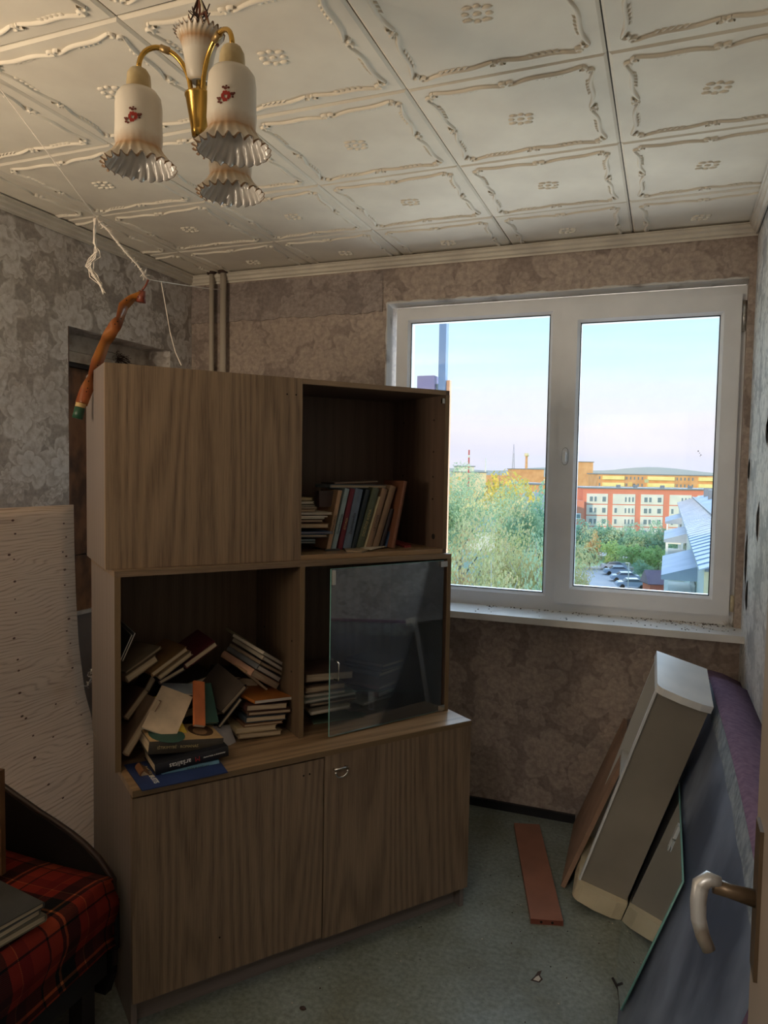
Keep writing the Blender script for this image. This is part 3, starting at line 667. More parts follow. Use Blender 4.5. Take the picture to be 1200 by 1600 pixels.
# ================================================================== BOOKS
_cm = {}
def cover(c):
    if c not in _cm: _cm[c] = noisy('book_cover', S(*c), S(*[max(0, int(q*.86)) for q in c]), 14, .55, 4)
    return _cm[c]
def book(Mx, w_, h_, t_, col, label, group, pages='pages', soft=False, n='book', cat='book', bt=None):
    """spine along y at x=0, cover width along x, thickness along z"""
    b = thing(n, label, cat, Mx, group); ct = bt or (.0008 if soft else .0022); ins = 0 if soft else .003
    if t_ < .003:
        obj('cover', MB().box(0, w_, 0, h_, 0, t_), cover(col), b); return b
    mb = MB().box(0, w_, 0, h_, 0, ct).box(0, w_, 0, h_, t_-ct, t_)
    r = min(.003, t_*.2)
    k = 5; sp_ = [(-r*math.sin(math.pi*i/k), t_*(i/k)) for i in range(k+1)]
    for i in range(k): mb.face([(sp_[i][0], h_, sp_[i][1]), (sp_[i][0], 0, sp_[i][1]), (sp_[i+1][0], 0, sp_[i+1][1]), (sp_[i+1][0], h_, sp_[i+1][1])][::-1])
    for i in range(k): mb.face([(ct, 0, sp_[i][1]), (sp_[i][0], 0, sp_[i][1]), (sp_[i+1][0], 0, sp_[i+1][1]), (ct, 0, sp_[i+1][1])]); mb.face([(ct, h_, sp_[i][1]), (sp_[i][0], h_, sp_[i][1]), (sp_[i+1][0], h_, sp_[i+1][1]), (ct, h_, sp_[i+1][1])])
    obj('cover', mb, cover(col), b)
    obj('page_block', MB().box(.001, w_-ins, ins, h_-ins, ct, t_-ct), M[pages], b)
    return b
def unit_pt(MXu, px, py, dep):   # point in unit coordinates (along, up) on the plane at depth dep
    o = MXu @ Vector((0, dep, 0)); n_ = (MXu.to_3x3() @ Vector((0, 1, 0))); P = MXu.inverted() @ bpl(px, py, o, n_); return P.x, P.z
def px_scale(MXu, px, py, dep): P = MXu @ Vector((unit_pt(MXu, px, py, dep)[0], dep, unit_pt(MXu, px, py, dep)[1])); return (P-CAM).dot(CF)/FPX
def flat_book(MXu, LL, LR, th, dep, col, label, group, h_=.20, yaw=0, pages='pages', soft=False, back_spine=False, n='book', zmin=None, up=None):
    """a book lying down, its lower near edge running from pixel LL to LR at depth dep in unit MXu"""
    a = unit_pt(MXu, *LL, dep); b = unit_pt(MXu, *LR, dep); L = math.hypot(b[0]-a[0], b[1]-a[1]); phi = math.atan2(b[1]-a[1], b[0]-a[0])
    t_ = th*px_scale(MXu, *LL, dep); z = a[1]
    if zmin is not None: z = max(z, zmin)
    Mx = MXu @ Matrix.Translation((a[0], dep, z)) @ Matrix.Rotation(-phi, 4, 'Y') @ Matrix.Rotation(R(yaw), 4, 'Z')
    w_ = L/max(.5, math.cos(R(yaw)))
    if back_spine:   # spine on the near side: rotate so the spine (x=0) faces the viewer
        Mx = Mx @ Matrix.Translation((0, 0, t_)) @ Matrix(((0, 1, 0, 0), (1, 0, 0, 0), (0, 0, -1, 0), (0, 0, 0, 1)))
        return book(Mx, h_, w_, t_, col, label, group, pages, soft, n), (a, L, phi, t_)
    return book(Mx, w_, h_, t_, col, label, group, pages, soft, n), (a, L, phi, t_)
GH, GR_, GU = 'books heaped in the open middle shelf', 'books behind the glass door', 'books in the upper compartment'
# --- the right stack of the middle left compartment
Q = [((373, 1155), (440, 1148), 8, (150, 128, 100), 'tan book, lowest of the neat stack beside the shelf divider', 0),
     ((369, 1147), (432, 1140), 9, (176, 156, 120), 'cream thick book, second from the bottom of the stack beside the divider', 0),
     ((381, 1137), (442, 1130), 5, (120, 84, 60), 'thin brown book, third from the bottom of the stack beside the divider', 0),
     ((384, 1130), (447, 1124), 9, (60, 70, 78), 'dark blue-grey book, fourth from the bottom of the stack beside the divider', 0),
     ((388, 1119), (455, 1113), 6, (90, 66, 52), 'thin dark brown book, fifth from the bottom of the stack beside the divider', 0),
     ((385, 1112), (449, 1107), 10, (70, 40, 36), 'thick maroon-backed book just under the orange paperback', 0)]
for LL, LR, th, c_, lab, yw in Q: flat_book(MM, LL, LR, th, .05, c_, lab, GH, .19, 0)
flat_book(MM, (398, 1100), (462, 1097), 5, .03, (158, 94, 36), 'orange paperback on top of the neat stack beside the divider', GH, .17, 12, 'pages_w', True)
# --- leaning stack
Q = [((392, 1056), (446, 1087), 11, (176, 136, 112), 'peach thick book, lowest of the stack leaning to the right against the divider', 'pages'),
     ((401, 1046), (448, 1074), 8, (96, 98, 100), 'grey book with white pages, second from the bottom of the leaning stack', 'pages_w'),
     ((406, 1038), (453, 1064), 5, (128, 112, 94), 'thin grey-brown book in the middle of the leaning stack', 'pages'),
     ((410, 1031), (458, 1060), 6, (150, 140, 124), 'pale book with white pages, second from the top of the leaning stack', 'pages_w'),
     ((411, 1023), (461, 1052), 5, (186, 176, 160), 'white thin book on top of the leaning stack by the divider', 'pages_w')]
for LL, LR, th, c_, lab, pg in Q: flat_book(MM, LL, LR, th, .085, c_, lab, GH, .15, 26, pg)
flat_book(MM, (383, 1052), (424, 1085), 4, .10, (150, 120, 90), 'thin tan booklet sliding out under the leaning stack', GH, .13, 20, 'pages', True)
flat_book(MM, (378, 1000), (402, 1016), 4, .20, (140, 130, 104), 'small olive booklet behind the top of the leaning stack', GH, .12, 10)
# --- upper left slanting stack
Q = [((201, 1067), (252, 1036), 12, (120, 100, 80), 'tan thick book slanting up beside the left shelf panel', .10, 'pages', 14),
     ((199, 1053), (256, 1016), 4, (150, 134, 112), 'thin pale book slanting above the tan thick one at the left', .12, 'pages', 12),
     ((240, 1058), (297, 1018), 8, (128, 96, 60), 'brown-yellow book slanting up in the middle of the heap', .09, 'pages', 6),
     ((251, 1062), (303, 1024), 7, (150, 130, 104), 'cream book lying under the brown-yellow slanting one', .085, 'pages', 4),
     ((292, 1045), (341, 1009), 9, (84, 26, 34), 'dark red book with brownish pages, uppermost right of the slanting books', .10, 'pages', 0),
     ((251, 1070), (290, 1047), 7, (56, 40, 46), 'dark purple book slanting beneath the dark red one', .10, 'pages', 0)]
for LL, LR, th, c_, lab, dp, pg, yw in Q: flat_book(MM, LL, LR, th, dp, c_, lab, GH, .19, yw, pg)
def slab_book(MXu, pts, dep, th, col, label, group, pages='pages', soft=False, n='book', dz=0):
    """a book whose cover shows: three corners (bottom-left, bottom-right, top-left) as (px,py,depth)"""
    P = []
    for (px, py, dp) in pts:
        a = unit_pt(MXu, px, py, dp); P.append(MXu @ Vector((a[0], dp, a[1]+dz)))
    ex, ey = P[1]-P[0], P[2]-P[0]; w_, h_ = ex.length, ey.length; ez = ex.cross(ey).normalized()
    if ez.dot(CAM-P[0]) < 0: pass
    Mx = frame(P[0]-ez*th, ex, ey, ez)
    return book(Mx, w_, h_, th, col, label, group, pages, soft, n)
# leaning big tan book at the left wall of the shelf
slab_book(MM, [((191), 1176, .035), (243, 1090, .06), (192, 1130, .20)], 0, .022, (150, 124, 102), 'big tan book leaning at the far left with its plain cover turned right', GH)
slab_book(MM, [(193, 1120, .14), (226, 1075, .16), (196, 1075, .28)], 0, .02, (110, 88, 74), 'brown book leaning behind the big tan one at the far left', GH)
slab_book(MM, [(214, 1098, .20), (238, 1052, .2), (216, 1060, .32)], 0, .02, (84, 70, 62), 'dark brown book squeezed between the slanting stack and the far left', GH)
for k in range(2):
    a = unit_pt(MM, 191+k*5, 1036-k*3, .08)
    Mx = MM @ Matrix.Translation((a[0]-.006, .08, a[1])) @ Matrix.Rotation(R(-66), 4, 'Y')
    book(Mx, .085, .2, .004, (120, 120, 118) if k else (70, 70, 74), ('thin grey booklet standing steeply at the left shelf panel, inner of two' if k else 'thin dark booklet standing steeply at the left shelf panel, outer of two'), GH, 'pages_w', True)
# dark filler books low in the back (visible between the others)
for (px, py, dp, c_, lab, ang_, w_) in ((205, 1165, .20, (52, 40, 40), 'dark maroon book lying deep behind the big tan one', 4, .14), (285, 1150, .22, (34, 36, 46), 'blackish blue book lying flat at the back of the heap', 0, .15), (330, 1150, .24, (44, 34, 40), 'dark plum book lying flat at the back next to the stack', -2, .10),
                                  (272, 1120, .24, (30, 40, 60), 'navy book lying higher at the back of the heap', 8, .15), (318, 1110, .26, (60, 34, 34), 'dark red-brown book at the back below the leaning stack', -6, .13), (255, 1085, .25, (46, 40, 34), 'dark olive book at the back under the slanting stack', 12, .15),
                                  (300, 1075, .28, (36, 30, 44), 'black book at the back between slanting and leaning stacks', 3, .16), (340, 1060, .27, (48, 44, 40), 'dark grey book at the back beside the leaning stack', -14, .12), (215, 1125, .27, (70, 56, 46), 'brown book lying at the back left corner of the shelf', 6, .13)):
    a = unit_pt(MM, px, py, dp); Mx = MM @ Matrix.Translation((a[0], min(dp, .20), max(a[1], ZW+.003))) @ Matrix.Rotation(R(-ang_), 4, 'Y')
    book(Mx, w_, .155, .028, c_, lab, GH)
# cream big cover in front
slab_book(MM, [(222, 1136, .02), (273, 1155, -.015), (252, 1070, .12)], 0, .006, (206, 184, 156), 'wide cream softcover lying open-faced in the middle of the heap', GH, 'pages_w', True, 'softcover_book')
slab_book(MM, [(262, 1158, .0), (293, 1146, .0), (285, 1084, .13)], 0, .006, (206, 176, 60), 'yellow booklet sticking out from under the cream softcover', GH, 'pages_w', True)
slab_book(MM, [(304, 1132, .0), (321, 1134, .0), (322, 1068, .10)], 0, .012, (190, 104, 54), 'orange and yellow paperback with white page edge beside the cream softcover', GH, 'pages_w', True)
slab_book(MM, [(322, 1130, .03), (342, 1128, .03), (340, 1072, .12)], 0, .012, (30, 72, 60), 'dark green book right behind the orange paperback', GH)
slab_book(MM, [(258, 1083, .10), (318, 1084, .10), (262, 1068, .16)], 0, .006, (150, 160, 168), 'pale grey picture booklet peeping out behind the cream softcover', GH, 'pages_w', True)
slab_book(MM, [(345, 1112, .07), (382, 1070, .07), (356, 1045, .16)], 0, .02, (70, 60, 52), 'dark grey-brown book tilted between the green book and the stack', GH)
slab_book(MM, [(340, 1135, .06), (375, 1090, .06), (352, 1110, .15)], 0, .01, (26, 28, 32), 'black notebook leaning low in front of the tilted grey-brown book', GH)
slab_book(MM, [(318, 1176, .0), (372, 1168, .05), (320, 1140, .06)], 0, .0016, (176, 172, 172), 'grey loose sheet lying on the worktop in front of the stack', GH, 'pages_w', True, 'paper_sheet')
# old engraved book
bk, inf = flat_book(MM, (231, 1179), (347, 1172), 20, -.055, (66, 60, 52), 'thick old dark-spined book with an oval engraved portrait on its cream cover', GH, .14, 0, 'pages', False, True)
a, L, phi, t_ = inf
top = boxo('cover_print', (-.0005, .14, .001, L-.001, -.0010, -.0002), cover((190, 158, 112)), bk)
mb = MB(); cx_, cy_ = .075, L*.78
mb.prism([(cx_+.052*math.cos(q), cy_+.036*math.sin(q)) for q in [2*math.pi*k/20 for k in range(20)]], -.0018, -.0008)
pic = obj('engraving', mb, cover((74, 50, 34)), bk); 
mb = MB().prism([(cx_-.01+.03*math.cos(q), cy_-.005+.02*math.sin(q)) for q in [2*math.pi*k/14 for k in range(14)]], -.0024, -.0016); obj('portrait', mb, cover((140, 108, 76)), bk)
mb = MB().prism([(.05+.07*math.cos(q), .06+.05*math.sin(q)) for q in [2*math.pi*k/20 for k in range(20)]], -.0018, -.0008); obj('green_oval', mb, cover((44, 88, 78)), bk)
SPM = Matrix(((0, 0, -1, -.0034), (1, 0, 0, 0), (0, -1, 0, 0), (0, 0, 0, 1)))   # text plane on a spine: x->y, y->-z, normal -x
def spine_text(b, txt, y, z, size, m_, flip=False, sx=1):
    Mx = Matrix.Translation((-.0034, y, z)) @ Matrix(((0, 0, -1, 0), (1, 0, 0, 0), (0, -1, 0, 0), (0, 0, 0, 1)))
    if flip: Mx = Mx @ Matrix.Rotation(math.pi, 4, 'Z')
    return text_mesh(txt, size, m_, b, Mx, sx=sx)
spine_text(bk, 'IŠTIKIMYBĖ · ROMANAS', L*.38, t_*.5, .011, M['goldink'])
# black book with white lettering
bk, inf = flat_book(MM, (243, 1211), (357, 1181), 17, -.085, (22, 24, 32), 'black hardback with white upside-down lettering aršalitas on its spine', GH, .135, 0, 'pages', False, True)
a, L, phi, t_ = inf
tx = spine_text(bk, 'aršalitas', L*.33, t_*.45, .020, M['whiteink'], True, .95); spine_text(bk, 'M', L*.565, t_*.45, .020, M['redink'], True); spine_text(bk, 'Atsiminimai ir dokumentai', L*.80, t_*.5, .006, M['whiteink'], True)
bk, inf = flat_book(MM, (252, 1213), (342, 1197), 10, -.080, (112, 160, 184), 'light blue book with dark spine lettering, under the black hardback', GH, .13, 0, 'pages_w', False, True)
spine_text(bk, 'KRYŽIUS IR PEILIS', inf[1]*.62, inf[3]*.5, .008, M['ink'], True)
bk, inf = flat_book(MM, (257, 1224), (346, 1207), 11, -.090, (34, 70, 112), 'deep blue book, lowest of the pile at the worktop edge', GH, .13, 0, 'pages_w', False, True)
flat_book(MM, (218, 1212), (233, 1222), 10, -.07, (120, 80, 50), 'small orange-brown book end at the left of the blue pile', GH, .06, 0)
# blue magazine lying on the worktop, corner curling over the edge
P = [ML.inverted() @ bz(*q, ZW+.002) for q in ((194, 1196), (222, 1236), (356, 1207), (330, 1172))]
mb = MB(); m_blue = cover((34, 52, 98))
p0 = [Vector((max(q.x, -.02), q.y, ZW+.001)) for q in P]
mb.face([tuple(q) for q in p0]); mb.face([tuple(q+Vector((0, 0, .003))) for q in p0][::-1])
for i in range(4): mb.face([tuple(p0[i]), tuple(p0[(i+1) % 4]), tuple(p0[(i+1) % 4]+Vector((0, 0, .003))), tuple(p0[i]+Vector((0, 0, .003)))])
mg = thing('magazine', 'blue magazine lying under the pile at the front left of the worktop', 'magazine', ML); obj('cover', mb, m_blue, mg)
cen = (p0[0]+p0[1]*2)/3; dv = (p0[1]-p0[0]).normalized()
for i, (tx, sz, m_) in enumerate((('BALTIJOS', .020, M['goldink']), ('BUITIS', .020, M['whiteink']))):
    pos = p0[0]+(p0[1]-p0[0])*(.42+.30*i)+(p0[3]-p0[0]).normalized()*.045
    ey_ = (p0[1]-p0[0]).normalized()*-1; ex_ = Vector((0, 0, 1)).cross(ey_)*-1
    text_mesh(tx, sz, m_, mg, frame(pos+Vector((0, 0, .0036)), ex_, ey_, Vector((0, 0, 1))) if 0 else frame(pos+Vector((0, 0, .0036)), (p0[1]-p0[0]), None or Vector((0, 0, 1)).cross((p0[1]-p0[0])), Vector((0, 0, 1))))
# --- books behind the glass
Q = [((478, 1067), (552, 1060), 13, (96, 74, 60), 'thick brown book on top of the left stack behind glass', 'pages', .06, 0, .18),
     ((478, 1084), (540, 1075), 9, (140, 116, 96), 'pinkish tan book, second in the left stack behind glass', 'pages', .06, 0, .18),
     ((477, 1091), (540, 1082), 4, (190, 184, 168), 'thin white booklet in the left stack behind glass', 'pages_w', .06, 0, .17),
     ((477, 1100), (557, 1085), 5, (150, 160, 150), 'grey-green booklet low in the left stack behind glass', 'pages_w', .05, 0, .17),
     ((486, 1104), (557, 1093), 4, (110, 100, 90), 'thin brown booklet under the grey-green one behind glass', 'pages', .045, 0, .16),
     ((486, 1118), (545, 1104), 6, (170, 160, 140), 'cream dog-eared booklet, bottom of the left stack behind glass', 'pages_w', .04, -6, .15),
     ((568, 1103), (655, 1091), 5, (150, 146, 134), 'wide pale book, bottom of the right stack behind glass', 'pages_w', .05, 18, .17),
     ((591, 1091), (669, 1079), 9, (84, 44, 38), 'dark red book with white pages in the right stack behind glass', 'pages_w', .05, 22, .18),
     ((592, 1079), (668, 1068), 6, (110, 70, 52), 'brown picture book in the middle of the right stack behind glass', 'pages', .05, 22, .18),
     ((592, 1059), (648, 1053), 7, (60, 58, 56), 'grey book above the brown picture book behind glass', 'pages', .07, 26, .16),
     ((596, 1051), (648, 1047), 4, (50, 40, 40), 'thin black-brown book near the top of the right stack behind glass', 'pages', .07, 26, .16),
     ((597, 1045), (648, 1040), 6, (56, 30, 26), 'dark maroon book on top of the right stack behind glass', 'pages', .07, 24, .16)]
for LL, LR, th, c_, lab, pg, dp, yw, hh in Q: flat_book(MM, LL, LR, th, dp, c_, lab, GR_, hh, yw, pg)
def sheet(MXu, pts, z, col, label, n='paper_sheet', t=.0012, cat='paper', curl=0):
    """a loose flat piece on a shelf: pixels on the plane z of unit"""
    P = [MXu.inverted() @ bz(*q, z) for q in pts]; mb = MB(); k_ = len(P)
    P = [(q.x, q.y) for q in P]; mb.prism(P, z, z+t); 
    o = obj(n, mb, cover(col)); o.matrix_world = MXu; return tag(o, label, cat)
sheet(MM, ((477, 1112), (500, 1104), (572, 1116), (568, 1121), (490, 1132)), ZW+.001, (110, 130, 104), 'green magazine lying flat behind the glass, lowest at the left', 'magazine', .004, 'magazine')
sheet(MM, ((530, 1102), (556, 1096), (566, 1108), (548, 1112)), ZW+.006, (196, 186, 170), 'cream torn leaf on the green magazine behind the glass')
# --- upper compartment
ZS = Z2+T_
def standing(x0, x1, by_, tx0, tx1, ty, c_, lab, pg='pages', dep=.10, wd=.14, soft=False, txt=None, ink='ink', blank=False):
    """book standing upright, spine to the viewer, tilting to the right"""
    q = lambda x, y: (460+.15*x, 740+.15*y)
    a = unit_pt(MU, *q(x0, by_), dep); b = unit_pt(MU, *q(x1, by_), dep); t0 = unit_pt(MU, *q(tx0, ty), dep)
    hgt = math.hypot(t0[0]-a[0], t0[1]-a[1]); phi = math.atan2(t0[0]-a[0], t0[1]-a[1]); th = (b[0]-a[0])*math.cos(phi)
    hgt += (a[1]-ZS-.001) if a[1] > ZS else 0
    Mx = MU @ Matrix.Translation((a[0], dep, ZS+.0005+max(0, math.sin(phi))*th*1.0)) @ Matrix.Rotation(phi, 4, 'Y') @ Matrix(((0, 0, 1, 0), (1, 0, 0, 0), (0, 1, 0, 0), (0, 0, 0, 1)))
    bk = book(Mx, wd, hgt, th, c_, lab, GU, pg, soft)
    if txt:
        T2 = Matrix.Translation((-.0036, hgt*.42, th*.5)) @ Matrix(((0, 0, -1, 0), (1, 0, 0, 0), (0, -1, 0, 0), (0, 0, 0, 1)))
        text_mesh(txt, min(.014, th*.62), M[ink], bk, T2)
    return bk
standing(335, 378, 700, 440, 485, 175, (186, 150, 118), 'peach paperback with dark spine lettering, leftmost of the upright upper row', txt='ATEINA LAIKAS')
standing(385, 433, 725, 515, 570, 158, (148, 170, 176), 'pale blue-grey book, second in the upright upper row', txt='Gyvenimo knyga')
standing(452, 500, 710, 570, 618, 160, (112, 26, 48), 'burgundy book in the upright upper row', txt='ISTORIJA', ink='goldink')
standing(508, 588, 718, 625, 722, 165, (104, 120, 142), 'wide slate-blue book in the upright upper row', txt='Enciklopedija')
standing(596, 640, 715, 730, 780, 170, (26, 44, 54), 'dark teal book right of the slate-blue one')
standing(645, 718, 710, 800, 876, 160, (84, 92, 72), 'olive green book with pale vertical spine lettering', txt='DIDŽIOJI KOVA', ink='goldink')
standing(724, 742, 712, 862, 882, 240, (196, 184, 150), 'thin cream book right of the olive green one')
standing(748, 806, 710, 900, 962, 160, (140, 112, 88), 'tan book with dark lettering near the top of its spine', txt='LIETUVOS')
standing(815, 878, 705, 985, 1052, 135, (132, 108, 86), 'tallest tan book near the right end of the upper row')
standing(888, 925, 700, 985, 1015, 370, (40, 36, 44), 'short dark book right of the tallest tan one')
standing(945, 962, 695, 1060, 1076, 340, (60, 84, 120), 'thin blue booklet near the right end of the upper row', soft=True)
standing(1012, 1048, 695, 1128, 1168, 80, (110, 70, 50), 'tall brown board book at the right end of the upper row', dep=.07)
q = lambda x, y: (460+.15*x, 740+.15*y)
flat_book(MU, q(375, 148), q(968, 152), 5, .13, (110, 120, 128), 'grey-blue book lying across the tops of the upright row', GU, .12, 0)
flat_book(MU, q(420, 110), q(880, 92), 3.2, .14, (96, 80, 70), 'thin brown booklet on the grey-blue book across the row', GU, .11, 0)
slab_book(MU, [(499, 792, .13), (524, 792, .13), (501, 767, .135)], 0, .02, (64, 46, 42), 'dark brown book standing behind the stack, plain cover forward', GU)
Q = [(60, 218, 728, 22, (70, 92, 100), 'teal-grey booklet, lowest of the stack beside the door'), (60, 218, 700, 14, (120, 134, 138), 'pale booklet second from the bottom of the stack beside the door'),
     (60, 345, 665, 32, (74, 84, 96), 'slate book third from the bottom of the stack beside the door'), (60, 400, 628, 22, (92, 110, 140), 'blue-grey wide book in the stack beside the door'),
     (60, 362, 568, 50, (140, 108, 74), 'thick ochre-paged book in the middle of the stack beside the door'), (60, 300, 508, 30, (104, 80, 64), 'brown book above the thick ochre-paged one'),
     (60, 312, 472, 14, (206, 196, 176), 'white thin booklet in the upper half of the stack beside the door'), (60, 345, 456, 14, (214, 204, 188), 'wider white booklet in the upper half of the stack beside the door'),
     (60, 395, 430, 26, (200, 188, 166), 'cream sheaf of booklets jutting right out of the stack beside the door'), (60, 225, 398, 28, (150, 120, 90), 'light brown book above the cream sheaf'),
     (60, 232, 366, 20, (160, 140, 118), 'beige book near the top of the stack beside the door'), (60, 215, 344, 18, (140, 130, 110), 'grey-beige booklet third from the top of the stack'),
     (60, 205, 316, 26, (196, 184, 160), 'white-paged book second from the top of the stack'), (60, 188, 278, 26, (176, 156, 110), 'yellowish book on top of the stack beside the door')]
for x0, x1, yb, th, c_, lab in Q: flat_book(MU, q(x0-45, yb), q(x1, yb-2), th*.14, .06, c_, lab, GU, .16, 0, 'pages_w' if c_[0] > 190 else 'pages')
sheet(MU, (q(290, 752), q(440, 742), q(470, 800), q(320, 806)), ZS+.0006, (70, 72, 78), 'dark grey booklet lying flat at the front of the upper compartment', 'booklet', .005, 'book')
sheet(MU, (q(500, 765), q(690, 752), q(780, 800), q(700, 818), q(540, 812)), ZS+.0006, (150, 130, 104), 'tan pamphlets lying flat at the front of the upper compartment', 'pamphlet', .004, 'paper')
sheet(MU, (q(610, 758), q(700, 740), q(970, 757), q(800, 796)), ZS+.0052, (206, 196, 178), 'white loose sheet lying on the tan pamphlets')
sheet(MU, (q(935, 708), q(1060, 700), q(1215, 752), q(1215, 768), q(1150, 772)), ZS+.0006, (140, 50, 50), 'flat thin red book at the right front of the upper compartment', 'red_booklet', .006, 'book')

# ================================================================== CHANDELIER
CC = Vector((.808, -.128, 0)); ZR = 2.090
ch = thing('chandelier', 'brass chandelier with four ruffled glass shades hanging by wires from the ceiling', 'lamp', Matrix.Translation((CC.x, CC.y, 0)))
m = mat('milky_shade', S(226, 222, 214), .35, spec=.5); g = G(m); v = g.coord('UV'); s3 = g.n('SeparateXYZ'); g.l(v, s3.inputs[0])
nz_ = g.noise(g.coord('Object'), 40, 5, .6)
vv = g.math('MULTIPLY_ADD', nz_, .12, s3.outputs[1])
g.base(g.ramp(vv, [(.05, S(190, 172, 140)), (.14, S(214, 206, 192)), (.55, S(216, 210, 198)), (.70, S(170, 132, 92)), (.80, S(196, 180, 156)), (.985, S(218, 212, 202)), (1.0, S(130, 100, 70))])); M['shade'] = m
g.b.inputs['Subsurface Weight'].default_value = .0
M['shade_in'] = noisy('glazed_white', S(224, 222, 218), S(206, 202, 196), 10, .12, 3, spec=.6)
M['rose'] = mat('rose_red', S(150, 40, 30), .5); M['leafred'] = mat('leaf_dark', S(96, 40, 28), .5)
def shade_mesh(rim=.066, hgt=.142, inside=False, up=False):
    prof = [(.020, 0), (.034, -.004), (.041, -.014), (.043, -.030), (.043, -.060), (.044, -.088), (.047, -.106), (.054, -.118), (.062, -.128), (.070, -.137), (.074, -.142)]
    if up: prof = [(.016, 0), (.022, .006), (.025, .022), (.028, .045), (.032, .064), (.037, .078), (.042, .086), (.046, .090)]
    k = rim/prof[-1][0] if not up else 1
    s_ = -.0016 if inside else 0
    nr = 22 if not up else 26
    def fn(r, z, a, t):
        q = max(0, (t-.62)/.38)**1.3; zz = z
        amp = .0055*q if not up else .003*q
        return (r*(k if t > .5 else 1)*(1)+s_ + amp*math.cos(nr*a), zz + (.0045*q*math.cos(nr*a+.8)), .10*q)
    mb = MB(); mb.lathe(prof, nr*6, fn); return mb
def rose(mb, ang_, z, r_):
    def spot(u, v2, rr, m_, sc_=1):
        mb.use(m_); a = ang_+u/r_; n_ = Vector((math.cos(a), math.sin(a), 0)); t_v = Vector((-math.sin(a), math.cos(a), 0)); c0 = n_*(r_+.0014)+_z*(z+v2)
        mb.face([tuple(c0+t_v*rr*math.cos(q)*sc_+_z*rr*math.sin(q)) for q in [2*math.pi*k/8 for k in range(8)]])
    rq = random.Random(5)
    for k in range(9): spot(.0065*math.cos(k*.7)*(.6+.5*rq.random()), .0065*math.sin(k*.7)*(.6+.5*rq.random()), .0030+.0012*rq.random(), M['rose'], .8)
    for u, v2, rr in ((.011, .004, .0030), (.0145, .006, .0018), (-.011, -.004, .0030), (-.012, -.009, .0022), (.0, .013, .0026), (.0015, .017, .0016), (-.004, .015, .0022), (.005, .014, .002), (.012, -.001, .0018), (-.008, -.011, .002), (-.0145, -.002, .0015)): spot(u, v2, rr, M['leafred'], 1.2)
sh_out, sh_in = shade_mesh(), shade_mesh(inside=True)
me_out, me_in = sh_out.mesh('shade', M['shade']), sh_in.mesh('shade_inside', M['shade_in'])
cup = MB().lathe([(.0, .040), (.009, .041), (.016, .037), (.021, .028), (.0225, .014), (.0225, .002), (.024, -.003)], 24, lambda r, z, a, t: (r*(1+.02*math.cos(12*a)), z, 0))
M['cup'] = noisy('socket_cup_cream', S(196, 178, 138), S(170, 150, 108), 30, .4, 3); me_cup = cup.mesh('socket_cup', M['cup'])
tops = []
for (px, py) in ((217, 262), (362, 236), (360, 304)):
    P = bz(px, py, ZR); loc = Vector((P.x-CC.x, P.y-CC.y, ZR+.142)); tops.append(loc)
    a0 = math.atan2(CAM.y-P.y, CAM.x-P.x)
    s_ = link('shade', me_out, ch, Matrix.Translation(loc)); si = link('shade_inside', me_in, s_)
    mb = MB(); rose(mb, a0-(.25 if px != 360 else -.9) , -.068, .0432); obj('rose_decal', mb, None, s_)
    link('socket_cup', me_cup, ch, Matrix.Translation(loc))
hub = bz(311, 148, 2.225); hz0 = 2.24
hc = bd(311, 152, (Vector((CC.x, CC.y, 2.2))-CAM).dot(CF)); zt = hc.z
hxy = Vector((hc.x-CC.x, hc.y-CC.y, 0))
obj('hub', MB().lathe([(.0, zt-.075), (.013, zt-.074), (.015, zt-.06), (.0255, zt), (.027, zt+.001), (.027, zt+.004), (.0, zt+.005)], 24), M['brass'], ch, Matrix.Translation(hxy))
obj('stem', MB().tube([hxy+_z*zt, hxy+_z*(zt+.030)], .006, 10), M['brass'], ch)
for loc in tops:
    d = Vector((loc.x-hxy.x, loc.y-hxy.y, 0)); L = d.length; d.normalize(); st = hxy+d*.015
    L2 = L-.015; pts = []; top_z = loc.z+.040
    for k in range(19):
        t = k/18; a = math.pi*t
        pts.append(st + d*(L2*(1-math.cos(a))/2) + _z*((zt*(1-t)+top_z*t) + (.062)*math.sin(a)**.9))
    obj('arm', MB().tube(pts, .0048, 10), M['brass'], ch)
    mid = pts[9]; obj('arm_ring', MB().tube([pts[8], pts[10]], .0066, 10), M['brass_old'], ch)
us = link('shade', shade_mesh(up=True).mesh('shade_up', M['shade']), ch, Matrix.Translation(hxy+_z*(zt+.028)))
link('shade_inside', shade_mesh(up=True, inside=True).mesh('shade_in', M['shade_in']), us)
us['label'] = 'upturned central shade'
topz = zt+.028+.092
mb = MB(); rn = random.Random(9)
for k in range(5):
    o0 = Vector((rn.gauss(0, .004), rn.gauss(0, .004), 0)); mb.use([M['wire'], M['wire_dark'], M['boxcream']][k % 3])
    mb.tube([hxy+o0+_z*(topz-.06), hxy-o0*1.5+_z*(topz+.01), hxy+o0*2+_z*(topz+.04), hxy-o0+_z*(topz+.08), hxy+_z*(H-.0)], .0022, 6)
obj('flex', mb, None, ch)
mb = MB(); mb.use(M['wire_dark'])
for k in range(30):
    a = rn.uniform(0, 6.28); c0 = hxy+_z*(topz+.005+rn.uniform(0, .03)); mb.tube([c0, c0+Vector((math.cos(a)*.012, math.sin(a)*.012, rn.uniform(-.006, .012))), c0+Vector((math.cos(a)*.02, math.sin(a)*.02, rn.uniform(-.02, .02)))], .0011, 4, False)
mb.use(M['wire']); mb.tube([hxy+_z*(topz+.03), hxy+Vector((.014, .0, topz+.035)), hxy+Vector((.024, .0, topz+.0)), hxy+Vector((.034, .004, topz-.022)), hxy+Vector((.04, .004, topz-.03))], .003, 6)
obj('frayed_wire', mb, None, ch)

